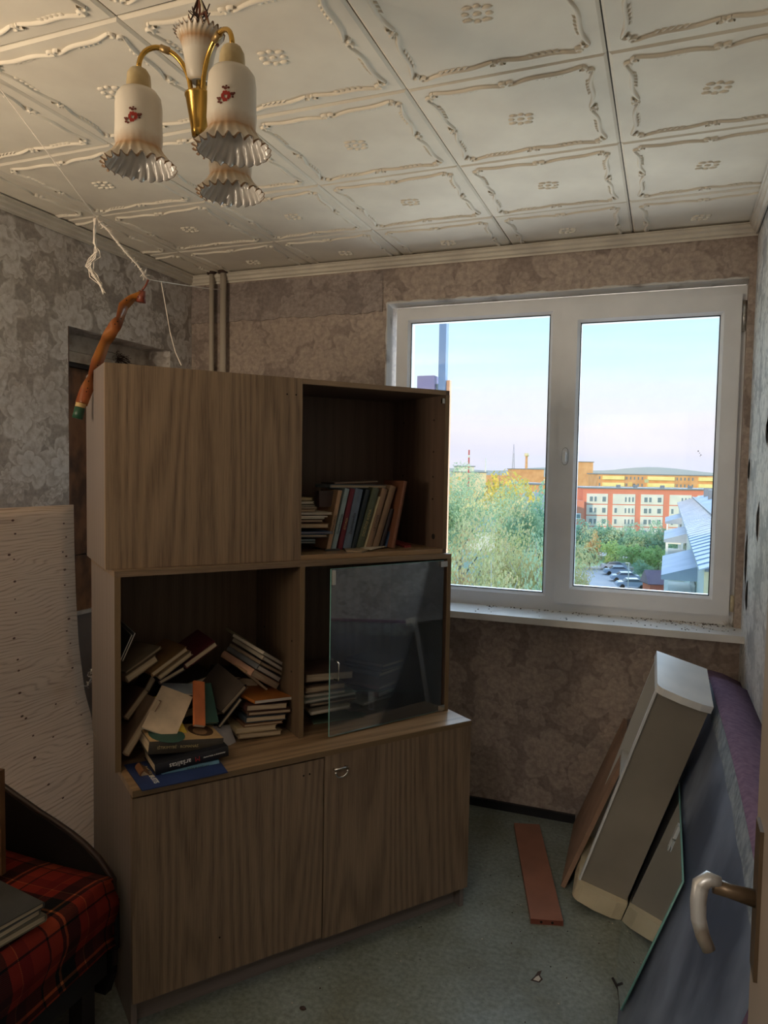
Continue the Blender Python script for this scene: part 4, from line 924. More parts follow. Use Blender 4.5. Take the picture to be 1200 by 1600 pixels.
# ================================================================== STRING, FLYPAPER
A = bz(-8, 128, H-.002); B = Vector((-.449, 1.822, 2.415)); nrm = Vector((-(B-A).y, (B-A).x, 0))
sp_ = lambda px, py: bpl(px, py, A, nrm)
tA, tK, tB = (A-CAM).dot(CF), 2.2, (B-CAM).dot(CF)
def on_line(px, py, a, b, ta, tb): f = math.hypot(px-a[0], py-a[1])/math.hypot(b[0]-a[0], b[1]-a[1]); return bd(px, py, 1/((1-f)/ta+f/tb))
s1 = lambda px, py: on_line(px, py, (-8, 128), (230, 436), tA, tK); s2 = lambda px, py: on_line(px, py, (230, 436), (352, 454), tK, tB)
pts = [A, s1(150, 340), s1(158, 350), s1(168, 358), s1(183, 378), s1(200, 398), s1(215, 414), bd(230, 436, tK), s2(252, 440), s2(290, 446), s2(333, 452), B]
mb = MB(); mb.tube([pts[0], pts[1]], .0014, 5); mb.tube(pts[1:8], .0030, 6); mb.tube(pts[7:], .0016, 5)
rn = random.Random(4)
for k in range(90):  # twisted strands of the thick stretch
    i = 1+rn.random()*5.9; j = int(i); f = i-j; p = pts[j].lerp(pts[j+1], f); d = Vector((rn.gauss(0, 1), rn.gauss(0, 1), rn.gauss(0, 1)))*.004
    mb.tube([p-d, p+d+(pts[j+1]-pts[j]).normalized()*.01], .0009, 3, False)
st = thing('twine_line', 'white twine strung from the ceiling at left to the heating pipes', 'string'); obj('cord', mb, M['twine'], st)
t0 = (pts[1]-CAM).dot(CF); mb = MB()
for k in range(9):
    path = []
    for i, (px, py) in enumerate(((150, 340), (149, 358), (148, 378), (152, 392), (142, 404), (137, 416), (148, 430), (156, 444), (161, 457))):
        sp_w = 1.5+(5.5 if 4 <= i <= 6 else 1.2)*rn.uniform(.3, 1); path.append(bd(px+rn.gauss(0, sp_w*.7), py+rn.gauss(0, 1.4), t0+.02*(i > 0)+rn.gauss(0, .006)))
    mb.tube(path, .0014, 4, False)
obj('frayed_bundle', mb, M['twine'], st)
e0 = pts[8]; Pm = MU @ Vector((.21, .15, Z3)); 
mb = MB(); path = [e0, bd(259, 480, (e0-CAM).dot(CF)-.02), bd(266, 520, (e0-CAM).dot(CF)-.04), bd(274, 550, (e0-CAM).dot(CF)-.06)]
ee = bz(283, 571.5, Z3+.001); path.append(ee+Vector((0, 0, .002))); mb.tube(path, .0014, 5); obj('loose_end', mb, M['twine'], st)
# flypaper
tk = (pts[7]-CAM).dot(CF); fp = thing('flypaper_strip', 'orange-brown sticky flypaper strip with green cardboard tube hanging from the twine', 'flypaper')
mb = MB(); path = [(222, 462, 8, 60), (206, 466, 12, 75), (193, 478, 10, 60), (187, 498, 8, 75), (176, 515, 12, 5), (164, 535, 8, 60), (152, 565, 9, 40), (144, 590, 9, 70), (134, 612, 10, 20), (127, 632, 9, 5)]
fine = []
for i in range(len(path)-1):
    for k in range(4):
        t = k/4; t = t*t*(3-2*t) if 0 else t; fine.append([path[i][j]*(1-t)+path[i+1][j]*t for j in range(4)])
fine.append(list(path[-1])); prev = None
mb.smooth = True; tt = tk
for i, (px, py, hw, tw) in enumerate(fine):
    c0 = bd(px, py, tt-.0008*i); nx = fine[min(i+1, len(fine)-1)]; pv = fine[max(i-1, 0)]
    d = (bd(nx[0], nx[1], tt)-bd(pv[0], pv[1], tt)).normalized(); sd = d.cross(CF).normalized(); a = R(tw); ax = sd*math.cos(a)+CF*math.sin(a)
    wv_ = .018; row = (c0-ax*wv_, c0+ax*wv_)
    if prev: mb.face([prev[0], prev[1], row[1], row[0]], [(0, i/10), (1, i/10), (1, (i+1)/10), (0, (i+1)/10)])
    prev = row
o = obj('sticky_strip', mb, M['fly'], fp); so = o.modifiers.new('s', 'SOLIDIFY'); so.thickness = .0012
P1, P2 = bd(221, 453, tk), bd(222, 473, tk); ax = CR
c0 = bd(222, 462, tk); mb = MB(); mb.tube([c0+Vector((0, 0, .014)), c0+Vector((-.004, 0, -.02))], [.010, .014], 12); obj('end_cap', mb, M['fly_cap'], fp, )
mb = MB(); mb.tube([bd(232, 437, tk), bd(228, 446, tk), c0+Vector((0, 0, .016))], .003, 6); obj('hanging_loop', mb, M['fly_cap'], fp)
ta, tb_ = bd(126.5, 630, tk-.033), bd(121, 654, tk-.035); dd = (tb_-ta)
mb = MB(); mb.use(M['fly_ring']).tube([ta, ta+dd*.28], .0145, 14); mb.use(M['fly_tube']).tube([ta+dd*.28, tb_], .015, 14); obj('cardboard_tube', mb, None, fp)
rn = random.Random(8); mb = MB()
for k in range(9):
    f = rn.choice(fine); p = bd(f[0]+rn.gauss(0, 3), f[1], tk-.05); mb.ball(p, .002, 5, 3)
obj('stuck_fly', mb, M['hole'], fp)

# ================================================================== LEFT: plywood, sofa, board
ply = thing('plywood_sheet', 'tall bowed pine plywood sheet leaning on the left wall behind the sofa', 'plywood')
prof = [(.0, -.30), (.15, -.36), (.30, -.445), (.45, -.525), (.60, -.572), (.80, -.600), (1.0, -.612), (1.2, -.618), (1.36, -.620)]
def plx(z):
    for (z0, x0), (z1, x1) in zip(prof, prof[1:]):
        if z <= z1: t = (z-z0)/(z1-z0); t = t*t*(3-2*t)*.3+t*.7; return x0+(x1-x0)*t
    return prof[-1][1]
mb = MB(); mb.smooth = True; nz2, ny2 = 30, 14; yR = lambda z: 1.012-.04*max(0, .5-z)
rows = []
for i in range(nz2+1):
    z = 1.36*i/nz2; rows.append([(plx(z)+.006*math.sin(j*.9)*(1-z/1.4), -.05+(yR(z)+.05)*j/ny2, z+.012*(j/ny2)*0-.018*(1-j/ny2)*(i/nz2)*0) for j in range(ny2+1)])
for i in range(nz2):
    for j in range(ny2):
        q = [rows[i][j], rows[i][j+1], rows[i+1][j+1], rows[i+1][j]]; mb.face(q, [(p[1]*1.0, p[2]) for p in q])
o = obj('sheet', mb, M['ply'], ply); so = o.modifiers.new('s', 'SOLIDIFY'); so.thickness = .008; so.offset = -1
mb = MB(); rn = random.Random(6); kz = [(.70+rn.gauss(0, .008), .35+.075*k+rn.gauss(0, .012)) for k in range(14)]+[(.952+rn.gauss(0, .008), .5+.06*k+rn.gauss(0, .01)) for k in range(14)]+[(rn.uniform(.55, .95), rn.uniform(.1, 1.3)) for k in range(12)]
for y, z in kz:
    s_ = rn.uniform(.0028, .0062); x = plx(z)+.0075
    mb.face([(x, y+s_*math.cos(q)*1.3, z+s_*math.sin(q)*.8) for q in [2*math.pi*k/9 for k in range(9)]])
obj('knot', mb, M['knot'], ply)['kind'] = 'stuff'
# foil scrap and wire in the recess beside the cabinet
c0 = by(146, 1052, .96); mb = MB()
for k in range(40):
    p = c0+Vector((rn.gauss(0, .008), rn.gauss(0, .01), rn.gauss(0, .013))); d = Vector((rn.gauss(0, 1), rn.gauss(0, 1), rn.gauss(0, 1)))*.007; d2 = Vector((rn.gauss(0, 1), rn.gauss(0, 1), rn.gauss(0, 1)))*.007
    mb.face([p, p+d, p+d2])
c1 = by(136, 1072, .96)
for k in range(20):
    p = c0.lerp(c1, rn.random())+Vector((rn.gauss(0, .004), rn.gauss(0, .006), rn.gauss(-.01, .005))); d = Vector((rn.gauss(0, 1), rn.gauss(0, 1), rn.gauss(0, 1)))*.006; d2 = Vector((rn.gauss(0, 1), rn.gauss(0, 1), rn.gauss(0, 1)))*.006
    mb.face([p, p+d, p+d2])
mb.tube([c0, c1, c1+Vector((-.05, .02, -.01))], .0018, 5)
tag(obj('foil_scrap', mb, M['foil']), 'crumpled silver foil scrap between the plywood and the cabinet', 'foil')
# sofa
so_ = thing('sofa', 'low sofa with black curved end and red tartan cover in the left corner', 'sofa')
SX1, SY1, SZ = .325, .195, .42
mb = MB(); mb.smooth = True
# tartan: top and front drape with softly rounded edges
NX, NY = 26, 30; g2 = []
path = [(-.60, SZ-.01)]
for k in range(9): path.append((-.60+(SX1-.03+.60)*(k+1)/9, SZ+.006*math.sin(k*.8)))
for k in range(1, 6): a = k*R(90)/5; path.append((SX1-.03+.03*math.sin(a), SZ-.03+.03*math.cos(a)))
for k in range(1, 8): path.append((SX1+.012*math.sin(k*.9), SZ-.03-.165*k/7))
lens = [0]
for p0_, p1_ in zip(path, path[1:]): lens.append(lens[-1]+math.hypot(p1_[0]-p0_[0], p1_[1]-p0_[1]))
for j in range(NY+1):
    y = SY1-(SY1+1.15)*j/NY; drop = 0
    row = []
    for i, (x, z) in enumerate(path):
        wv_ = .004*math.sin(y*17+i*.6); edge = max(0, 1-j/2.0)
        row.append((x+wv_-(.012*edge if i > 10 else 0), y, z+wv_*.7-.016*edge*edge+(0 if i < 15 else .01*math.sin(y*9))))
    g2.append(row)
for j in range(NY):
    for i in range(len(path)-1):
        q = [g2[j][i], g2[j][i+1], g2[j+1][i+1], g2[j+1][i]]; vj = [(SY1+1.15)*t/NY for t in (j, j, j+1, j+1)]
        mb.face(q[::-1], [(lens[i], vj[0]), (lens[i+1], vj[1]), (lens[i+1], vj[2]), (lens[i], vj[3])][::-1])
for i in range(len(path)-1): mb.face([g2[0][i], g2[0][i+1], (g2[0][i+1][0], SY1, max(.25, g2[0][i+1][2]-.15)), (g2[0][i][0], SY1, .25)], [(lens[i], 0), (lens[i+1], 0), (lens[i+1], -.15), (lens[i], -.15)]) if i < 14 else None
o = obj('tartan_cover', mb, M['plaid'], so_); sm_ = o.modifiers.new('s', 'SOLIDIFY'); sm_.thickness = .004; sm_.offset = -1
boxo('seat_base', (-.58, SX1-.03, -1.12, SY1-.015, .14, SZ-.02), M['black_fabric'], so_, bev=.01)
for (x, y) in ((-.54, SY1-.07), (SX1-.09, SY1-.07), (-.54, -1.05), (SX1-.09, -1.05)): boxo('leg', (x, x+.045, y-.02, y+.025, 0, .14), M['darkwood'], so_)
# end panel with the sweeping top
top = [(.290, .385), (.262, .415), (.235, .440), (.19, .468), (.142, .490), (.08, .512), (.022, .530), (-.06, .560), (-.129, .586), (-.20, .604), (-.32, .620), (-.58, .625)]
mb = MB(); poly = [(-.58, .06), (.27, .06), (.29, .12)]+[(x, z) for x, z in top]
Mx = Matrix(((1, 0, 0, 0), (0, 0, -1, .225), (0, 1, 0, 0), (0, 0, 0, 1)))
obj('end_panel', MB().prism(poly, 0, .024), M['black_fabric'], so_, Mx)
obj('piping', MB().tube([(x, .212, z) for x, z in [(.292, .15), (.294, .30)]+top], .009, 8), M['piping'], so_)
mb = MB(); mb.smooth = True
mb.box(SX1-.045, SX1-.015, SY1+.005, SY1+.018, .20, .34); obj('corner_tab', mb, M['black_fabric'], so_)
# brown board standing on the sofa at the frame edge
p = bz(6, 1366, SZ+.008); 
bb = obj('upright_board', MB().box(-.30, 0, -.008, .008, 0, .285), M['board_edge']); bb.matrix_world = Matrix.Translation(p) @ Matrix.Rotation(R(8), 4, 'Z') @ Matrix.Rotation(R(0), 4, 'X'); tag(bevel(bb), 'brown board standing upright on the tartan sofa cover at the left', 'board')
# books on sofa
GS = 'books on the sofa'
e1 = (bz(66, 1414, SZ+.05)-bz(0, 1448, SZ+.05)); Q = [bz(66, 1418, SZ+.05), bz(0, 1455, SZ+.05), bz(0, 1362, SZ+.05)]
ex = (Q[1]-Q[0]).normalized(); ey = Vector((0, 0, 1)).cross(ex)*-1
def sofa_book(z, th, dx, dy, col, label, rot=0, w_=.27, h_=.20):
    o0 = Vector((Q[0].x, Q[0].y, z))+ex*dx+ey*dy
    Mx = frame(o0, ex, Vector((0, 0, 1)).cross(ex), Vector((0, 0, 1))) @ Matrix.Translation((0, -h_, 0)) @ Matrix.Rotation(R(rot), 4, 'Z')
    return book(Mx, w_, h_, th, col, label, GS, 'pages_w' if 0 else 'pages')
n0 = Vector((0, 0, 1)).cross(ex)
sgn = -1 if n0.dot(Vector((CAM.x, CAM.y, 0))-Q[0]) > 0 else 1
def sofa_book(z, th, dx, dy, col, label, rot=0, w_=.27, h_=.20):
    back = n0*sgn; o0 = Vector((Q[0].x, Q[0].y, z))+ex*dx+back*dy
    if sgn == 1: Mx = frame(o0, ex, n0, _z)
    else: Mx = frame(o0-n0*h_, ex, n0, _z)
    return book(Mx @ Matrix.Rotation(R(rot), 4, 'Z'), w_, h_, th, col, label, GS)
z0 = SZ+.011
sofa_book(z0, .018, -.01, .0, (120, 108, 88), 'lowest grey-brown book of the pile on the tartan sofa')
sofa_book(z0+.0185, .016, .012, .006, (104, 98, 84), 'middle grey book of the pile on the tartan sofa', 3)
tb = sofa_book(z0+.035, .014, -.006, .002, (64, 66, 66), 'top dark grey album with gold picture on the tartan sofa')
mb = MB(); rn = random.Random(3)
for k in range(9):
    cx_, cy_ = rn.uniform(.08, .15), rn.uniform(.04, .13); r_ = rn.uniform(.008, .020)
    mb.prism([(cx_+r_*math.cos(q)*1.5, cy_+r_*math.sin(q)*.7) for q in [2*math.pi*k2/9 for k2 in range(9)]], .0141+k*.00008, .0144+k*.00008)
obj('cover_picture', mb, cover((150, 128, 100)), tb)

# ================================================================== RIGHT SIDE
# leaning bed section: dark lining face, purple top edge
SL = thing('sofa_bed_section', 'long blue-black lined bed section with purple upholstered edge, leaning on the right wall', 'mattress base')
xf = lambda z, y: 1.592+.325*z
lean = math.atan(.325); N_ = 20; TH = .118
mb = MB(); mb2 = MB(); mb3 = MB(); Y0, Y1_ = -.12, 1.735
up_ = Vector((math.sin(lean), 0, math.cos(lean))); out_ = Vector((-math.cos(lean), 0, math.sin(lean)))   # out_ faces the room
Hs = .835
def P_(y, s_, t_): return Vector((1.592, y, 0))+up_*s_-out_*t_
hfun = lambda y: Hs+.016*math.sin(y*2.4+.4)+(-.02 if y > 1.6 else 0)
for k in range(N_):
    ya, yb = Y0+(Y1_-Y0)*k/N_, Y0+(Y1_-Y0)*(k+1)/N_; ha, hb = hfun(ya), hfun(yb); s1 = .055
    mb.smooth = True
    mb.face([P_(yb, .0, 0), P_(ya, .0, 0), P_(ya, ha-s1, 0), P_(yb, hb-s1, 0)])
    w0 = .004*math.sin(k*2.1); w1 = .004*math.sin((k+1)*2.1)
    mb2.smooth = True; mb2.face([P_(yb, hb-s1-.008+w1, -.001), P_(ya, ha-s1-.008+w0, -.001), P_(ya, ha-.004, -.007), P_(yb, hb-.004, -.007)])
    mb3.smooth = True
    for (sa1, ta, sb1, tb1) in ((-.002, -.008, .012, .0), (.012, .0, .018, .05), (.018, .05, .012, TH)):
        mb3.face([P_(yb, hb+sa1, ta), P_(ya, ha+sa1, ta), P_(ya, ha+sb1, tb1), P_(yb, hb+sb1, tb1)])
    mb3.face([P_(ya, 0.02, TH), P_(yb, 0.02, TH), P_(yb, hb+.012, TH), P_(ya, ha+.012, TH)])
for y, fl_ in ((Y0, 1), (Y1_, -1)): mb3.face([P_(y, 0.03, 0), P_(y, 0.03, TH), P_(y, hfun(y)+.012, TH), P_(y, hfun(y), -.006)][::fl_])
mb3.face([P_(Y0, .03, 0), P_(Y1_, .03, 0), P_(Y1_, .03, TH), P_(Y0, .03, TH)])
obj('lining', mb, M['lining'], SL); obj('wadding_strip', mb2, M['fluff'], SL); obj('upholstery', mb3, M['purple'], SL)
mb = MB().box(-.0, .012, 0, Y1_-Y0, .0, .022); obj('bottom_rail', MB().tube([P_(Y0, .006, .006), P_(Y1_, .006, .006)], .006, 6), M['darkwood'], SL)
rn = random.Random(12); mb = MB()
for k in range(26):
    y, s_ = rn.uniform(.0, 1.4), rn.uniform(.05, .7); l = rn.uniform(.006, .03); a = rn.gauss(.9, .3)
    p = P_(y, s_, -.0012); d = Vector((0, 1, 0))*math.sin(a)*-l+up_*math.cos(a)*l; wv_ = Vector((0, 1, 0))*.0014
    mb.face([p-wv_, p+wv_, p+d+wv_*.3, p+d-wv_*.3])
obj('scuff', mb, M['fluff'], SL)['kind'] = 'stuff'
# glass pane with clip resting on it
GP = thing('loose_glass_pane', 'loose clear glass pane leaning on the blue-black lining, metal clip on its edge', 'glass')
go = -.0125
def onface(px, py): n_ = out_; return bpl(px, py, P_(0, 0, go), n_)
gq = lambda y, z: Vector((0, y, z)) + Vector((P_(0, 0, go).x + .325*(z-P_(0, 0, go).z), 0, 0))
gp = [gq(.603, .503), gq(1.25, .50), gq(1.22, .004), gq(.93, .004), gq(.668, .078)]
mb = MB(); th_ = out_*.004
mb.face(gp); mb.face([q+th_ for q in gp][::-1])
obj('pane', mb, M['cglass2'], GP)
mb = MB()
for i in range(5): a, b = gp[i], gp[(i+1) % 5]; mb.face([a, b, b+th_, a+th_]); 
cdir = (gp[0]-gp[4]).normalized(); mb.tube([gp[4], gp[0]], .0022, 5); mb.tube([gp[0], gp[1]], .0018, 5)
obj('glass_edge', mb, M['edge_glass'], GP)
c0 = onface(1061, 1297)+up_*.008; ydir = Vector((0, 1, 0)); 
Mx = frame(c0+out_*.004, up_, ydir, None) ; Mx = frame(c0, up_, Vector((0, 1, 0)), out_)
cl = obj('clip', MB().box(-.034, .006, -.013, .013, -.003, .0085), M['clipm'], GP, Mx); bevel(cl, .001)
mb = MB().box(-.072, -.034, -.012, -.008, .006, .009).box(-.072, -.034, .007, .011, .006, .009).box(-.076, -.070, -.012, .011, .006, .009).box(-.040, -.032, -.012, .011, .006, .009)
obj('clip_tongue', mb, M['clipm'], cl)
# curved strip of dark trim near the glass foot
mb = MB(); f_ = [bz(957, 1528, .03), bz(966, 1545, .018), bz(969, 1565, .008), bz(970, 1600, .004)]; mb.tube(f_, .004, 6); tag(obj('dark_trim_strip', mb, M['darkwood']), 'short dark strip curling off the floor at the foot of the glass pane', 'strip')
# white box
a_, b_, c_ = .026, .295, .156
BM = Matrix.Translation((1.408, 1.204, .046)) @ Matrix.Rotation(a_, 4, 'Z') @ Matrix.Rotation(c_, 4, 'X') @ Matrix.Rotation(b_, 4, 'Y')
L, W, D = .861, .172, .30
wbx = thing('end_cabinet', 'long narrow grey and white shelf box with rounded end plates, leaning at the right', 'cabinet', BM)
def plate(z0, z1, m_, nm):
    poly = []
    for (cx_, cy_, r_, a0) in ((.030, .030, .030, 180),): poly += [(cx_+r_*math.cos(R(a0+k*15)), cy_+r_*math.sin(R(a0+k*15))*1.0) for k in range(7)]
    poly += [(W*.45, -.008), (W*.8, -.006), (W, .004), (W, D), (0, D)]
    poly = [(x, y) for x, y in poly]
    return bevel(obj(nm, MB().prism(poly, z0, z1), m_, wbx), .004, 3)
plate(L-.024, L, M['boxwhite'], 'end_plate'); o = plate(0, .070, M['boxcream'], 'end_plate'); o['label'] = 'thick cream lower end plate'
boxo('front_panel', (.008, W-.004, .022, .034, .07, L-.024), M['boxgrey'], wbx); boxo('side_panel', (W-.016, W-.004, .034, D-.01, .07, L-.024), M['boxgrey'], wbx)
boxo('back_panel', (.004, W-.012, D-.02, D-.008, .07, L-.024), M['boxin'], wbx); boxo('edge_strip', (.002, .008, .016, .034, .07, L-.024), M['boxwhite'], wbx)
boxo('inner_shelf', (.012, W-.024, .034, D-.02, .45, .462), M['boxin'], wbx); boxo('inner_panel', (.10, .112, .034, D-.02, .07, L-.024), M['boxin'], wbx)
# tan board leaning beside/behind it
p0_, p1_, p2_ = Vector((1.355, 1.335, .008)), Vector((1.341, 1.845, .008)), Vector((1.545, 1.345, .500))
ex, ey = (p1_-p0_), (p2_-p0_); Mx = frame(p0_, ex, ey, ex.cross(ey))
tbd = obj('leaning_board', MB().box(0, ex.length, 0, ey.length, -.0, .016, grain='y'), M['tanboard']); tbd.matrix_world = Mx; tag(bevel(tbd), 'tan chipboard leaning between the back wall and the grey shelf box', 'board')
# red-brown board on the floor
q = [Vector(t) for t in ((1.104, 1.73, 0), (1.207, 1.768, 0), (1.395, 1.116, 0), (1.290, 1.078, 0))]
ex = q[2]-q[3]; ey = q[0]-q[3]; Mx = frame(q[3], ex, None or Vector((0, 0, 1)).cross(ex), Vector((0, 0, 1)))
eyl = ey.length; ang2 = 0
ey_n = ey.normalized(); Mx = frame(q[3], Vector((ey_n.y, -ey_n.x, 0)), ey_n, Vector((0, 0, 1)))
rb = thing('floor_board', 'red-brown chipboard shelf board lying flat on the floor', 'board', Mx)
bevel(obj('board', MB().box(0, .108, 0, eyl, .0, .018, grain='y'), M['redboard'], rb), .0008); obj('raw_end', MB().box(.0, .108, -.0012, -.0001, .0006, .0174), M['redboard_side'], rb)
mb = MB()
for x in (.035, .072): mb.tube([(x, -.0022, .009), (x, .0, .009)], .0045, 8)
obj('dowel_hole', mb, M['hole'], rb)
# floor chips and grit
mb = MB().prism([(0, 0), (.026, -.004), (.036, .012), (.028, .030), (.034, .052), (.022, .044), (.012, .020)], 0, .0008); o = obj('floor_chip', mb, M['wire_dark'], fl); P = bz(829, 1532, 0); o.matrix_world = Matrix.Translation((P.x, P.y, .0002)) @ Matrix.Rotation(R(10), 4, 'Z')
mb = MB().prism([(.008, .004), (.024, .0), (.030, .012), (.024, .026), (.016, .018)], .0008, .0014); o = obj('floor_chip', mb, M['oldwhite'], fl); o.matrix_world = Matrix.Translation((P.x, P.y, .0002)) @ Matrix.Rotation(R(10), 4, 'Z')
rn = random.Random(21); mb = MB()
for k in range(240):
    x, y = rn.uniform(.7, 1.55), rn.uniform(-.6, 1.82); s_ = rn.uniform(.0008, .0028); mb.use(rn.choice([M['hole'], M['wire_dark'], M['wire_dark'], M['oldwhite']])); a = rn.uniform(0, 3)
    mb.prism([(x+s_*math.cos(a+t), y+s_*rn.uniform(.6, 1.4)*math.sin(a+t)) for t in (0, 1.5, 3, 4.6)], 0, s_*.5)
for (px, py) in ((948, 1555), (935, 1560)): pass
tag(obj('floor_grit', mb), 'dark grit and paint flakes scattered over the grey-green floor', 'debris', kind='stuff')
mb = MB(); P = bz(473, 1577, 0); mb.ball((P.x, P.y, .003), .009, 7, 4, (1.2, .8, .5)); tag(obj('dirt_lump', mb, M['wire_dark']), 'small dark lump on the floor in front of the base cabinet', 'debris')

# open room door at the right
dr_ = struct(bpy.data.objects.new('door_1', None)); COL.objects.link(dr_)
dx0 = 1.781
dm = Matrix.Translation((dx0, -.405, 0)) @ Matrix.Rotation(R(0), 4, 'Z'); dr_.matrix_world = dm
bevel(obj('door_leaf', MB().box(0, .042, -.88, 0, .01, 2.0), M['doorpaint'], dr_), .003)
hp_ = bd(1188, 1385, (Vector((1.78, -.45, 1.05))-CAM).dot(CF)); hz_ = 1.052
pl_ = obj('handle_plate', MB().box(-.004, .0, -.062, -.024, hz_-.085, hz_+.085), M['plate_brown'], dr_); bevel(pl_, .0015)
pl2 = obj('lock_plate', MB().box(.010, .030, -.0005, .0022, hz_-.09, hz_+.09), M['plate_brown'], dr_)
mb = MB(); mb.smooth = True
hy = -.044
mb.tube([(-.002, hy, hz_), (-.030, hy, hz_+.003), (-.046, hy, hz_+.006)], [.010, .008, .009], 12)
sec = [(-.040, hz_+.010), (-.052, hz_+.013), (-.060, hz_+.006), (-.062, hz_-.012), (-.061, hz_-.032), (-.056, hz_-.050), (-.049, hz_-.064)]
obj('lever_stem', mb, M['plate_brown'], dr_)
mb = MB(); mb.smooth = True
mb.tube([(x, hy-.012*(i/6), z) for i, (x, z) in enumerate(sec)], [.007, .009, .0095, .009, .0085, .008, .0075], 12); mb.smooth = False
obj('lever', mb, M['steel'], dr_)

# ================================================================== OUTSIDE (distance haze is put into the pale colours)
GZ = -15.0
M['grass'] = noisy('grass', S(140, 172, 110), S(170, 190, 140), .12, .9, 6)
M['asphalt'] = noisy('asphalt', S(176, 176, 184), S(196, 190, 190), .2, .8, 5)
M['far_green'] = noisy('far_woods', S(150, 170, 150), S(190, 180, 140), .02, .95, 5)
struct(obj('ground', MB().box(-900, 900, 20, 2600, GZ-1, GZ), M['grass']))
# the block of flats this room is in (gives the evening shade over the yard)
mf = noisy('facade', S(200, 196, 190), S(190, 186, 180), .4, .8)
mb = MB(); fy0, fy1 = -9, YB+WT-.0
mb.box(-60, XL-.9, fy0, fy1, GZ, 7).box(XR+.6, 14, fy0, fy1, GZ, 7).box(XL-.9, XR+.6, fy0, fy1, GZ, -.35).box(XL-.9, XR+.6, fy0, fy1, H+.3, 7).box(XL-.9, XR+.6, fy0, -4.5, -.35, H+.3)
mb.box(XL-.9, XL-.3, YB, fy1, -.35, H+.3).box(XR+.1, XR+.6, YB, fy1, -.35, H+.3).box(XL-.3, XR+.1, YB+.1, fy1, -.35, -.02).box(XL-.3, XR+.1, YB+.1, fy1, H+.1, H+.3).box(XL-.3, XL-.2, YB+.1, fy1, -.02, H+.1)
struct(obj('wall_outside', mb, mf))
# post beside the window (left) with orange lower part
def mast():
    t = 3.9/1.0; P = bd(692, 600, 5.2); mt = thing('drying_rack_post', 'tall blue-grey post with orange lower rail just outside the left window pane', 'post', Matrix.Translation((P.x, P.y, 0)))
    top_ = bd(692, 440, 5.2).z; mid_ = bd(692, 605, 5.2).z; low = bd(701, 720, 5.2)
    obj('post', MB().box(-.026, .026, -.03, .03, mid_-1.6, top_+1.2), mat('post_paint', S(120, 146, 184), .6), mt)
    orx = (bd(701, 620, 5.2)-P); obj('rail', MB().box(orx.x-.012, orx.x+.012, orx.y-.02, orx.y+.02, GZ, bd(701, 595, 5.2).z), mat('orange_paint', S(232, 170, 130), .6), mt)
    b0, b1 = bd(651, 587, 5.2), bd(680, 606, 5.2); obj('meter_box', MB().box(b0.x-P.x, b1.x-P.x, -.05, .1, b1.z-.1, b0.z), mat('violet_box', S(140, 132, 170), .7), mt)
    obj('bracket', MB().box(b1.x-P.x-.01, 0, .0, .03, b1.z-.02, b1.z+.03), mat('bracket_paint', S(150, 176, 180), .6), mt)
mast()
# --- white and red apartment block
bmats = dict(red=noisy('red_render', S(230, 146, 124), S(222, 138, 116), .3, .85), white=noisy('white_panel', S(236, 236, 228), S(222, 224, 218), .4, .8), glass=mat('dark_pane', S(120, 140, 150), .2), slate=noisy('roof_slate', S(150, 166, 190), S(170, 184, 204), .5, .7), cream=noisy('cream_render', S(240, 226, 190), S(226, 214, 180), .2, .8), brick=noisy('orange_brick', S(230, 180, 130), S(214, 160, 112), .3, .85), dgrey=mat('grey_metal', S(130, 140, 150), .6))  # wall and roof colours washed out to carry the haze
M.update(bmats)
def front_mx(px, py, t, yaw): P = bd(px, py, t); return P, Matrix.Translation((P.x, P.y, 0)) @ Matrix.Rotation(yaw, 4, 'Z')
P, Bm = front_mx(912, 763, 184, YAW); top_ = P.z
ab = thing('apartment_block', 'white four-storey apartment block with red corner strips and red roof band', 'building', Bm)
k = 184/FPX; WB = 300*k
obj('body', MB().box(0, WB, .6, 12, GZ, top_), M['red'], ab)
obj('roof', MB().box(-.4, WB+.4, 0, 12.4, top_, top_+.35), M['dgrey'], ab)
stor = 17.4*k
bays = [(918, 951), (959, 994), (1003, 1038), (1048, 1082), (1092, 1126), (1136, 1170)]
for bi, (a, b) in enumerate(bays):
    x0, x1 = (a-912)*k, (b-912)*k
    for fi in range(4):
        z1 = top_-8*k-fi*stor; z0 = max(GZ+.2, z1-stor+.25)
        pnl = obj('wall_panel', MB().box(x0, x1, .35, .6, z0, z1), M['white'], ab)
        for wx in ((.12, .30), (.34, .48), (.72, .92)) if bi % 2 == 0 else ((.06, .2), (.52, .62), (.68, .78), (.84, .94)):
            if fi == 0 and bi % 2 and wx[0] < .5: continue
            wn_ = obj('window', MB().box(x0+(x1-x0)*wx[0], x0+(x1-x0)*wx[1], .27, .35, z1-stor*.72, z1-stor*.24), M['pvc'], ab)
            obj('pane', MB().box(x0+(x1-x0)*wx[0]+.1, x0+(x1-x0)*wx[1]-.1, .22, .28, z1-stor*.70, z1-stor*.27), M['glass'], wn_)
for px in (973, 1000, 1043, 1087): obj('roof_vent', MB().box((px-912)*k-.4, (px-912)*k+.4, 3, 4, top_, top_+1), M['dgrey'], ab)
P, B2 = front_mx(896, 782, 180, YAW); an = thing('apartment_annex', 'low red annex at the left end of the white apartment block', 'building', B2); k = 180/FPX
obj('body', MB().box(-4, 17*k, 0, 8, GZ, P.z), M['red'], an)
for px, py in ((3, 20), (3, 38)): wn_ = obj('window', MB().box(px*k, (px+9)*k, -.1, .0, P.z-(py+9)*k, P.z-py*k), M['pvc'], an); obj('pane', MB().box((px+1)*k, (px+8)*k, -.16, -.08, P.z-(py+7.5)*k, P.z-(py+1.5)*k), M['glass'], wn_)
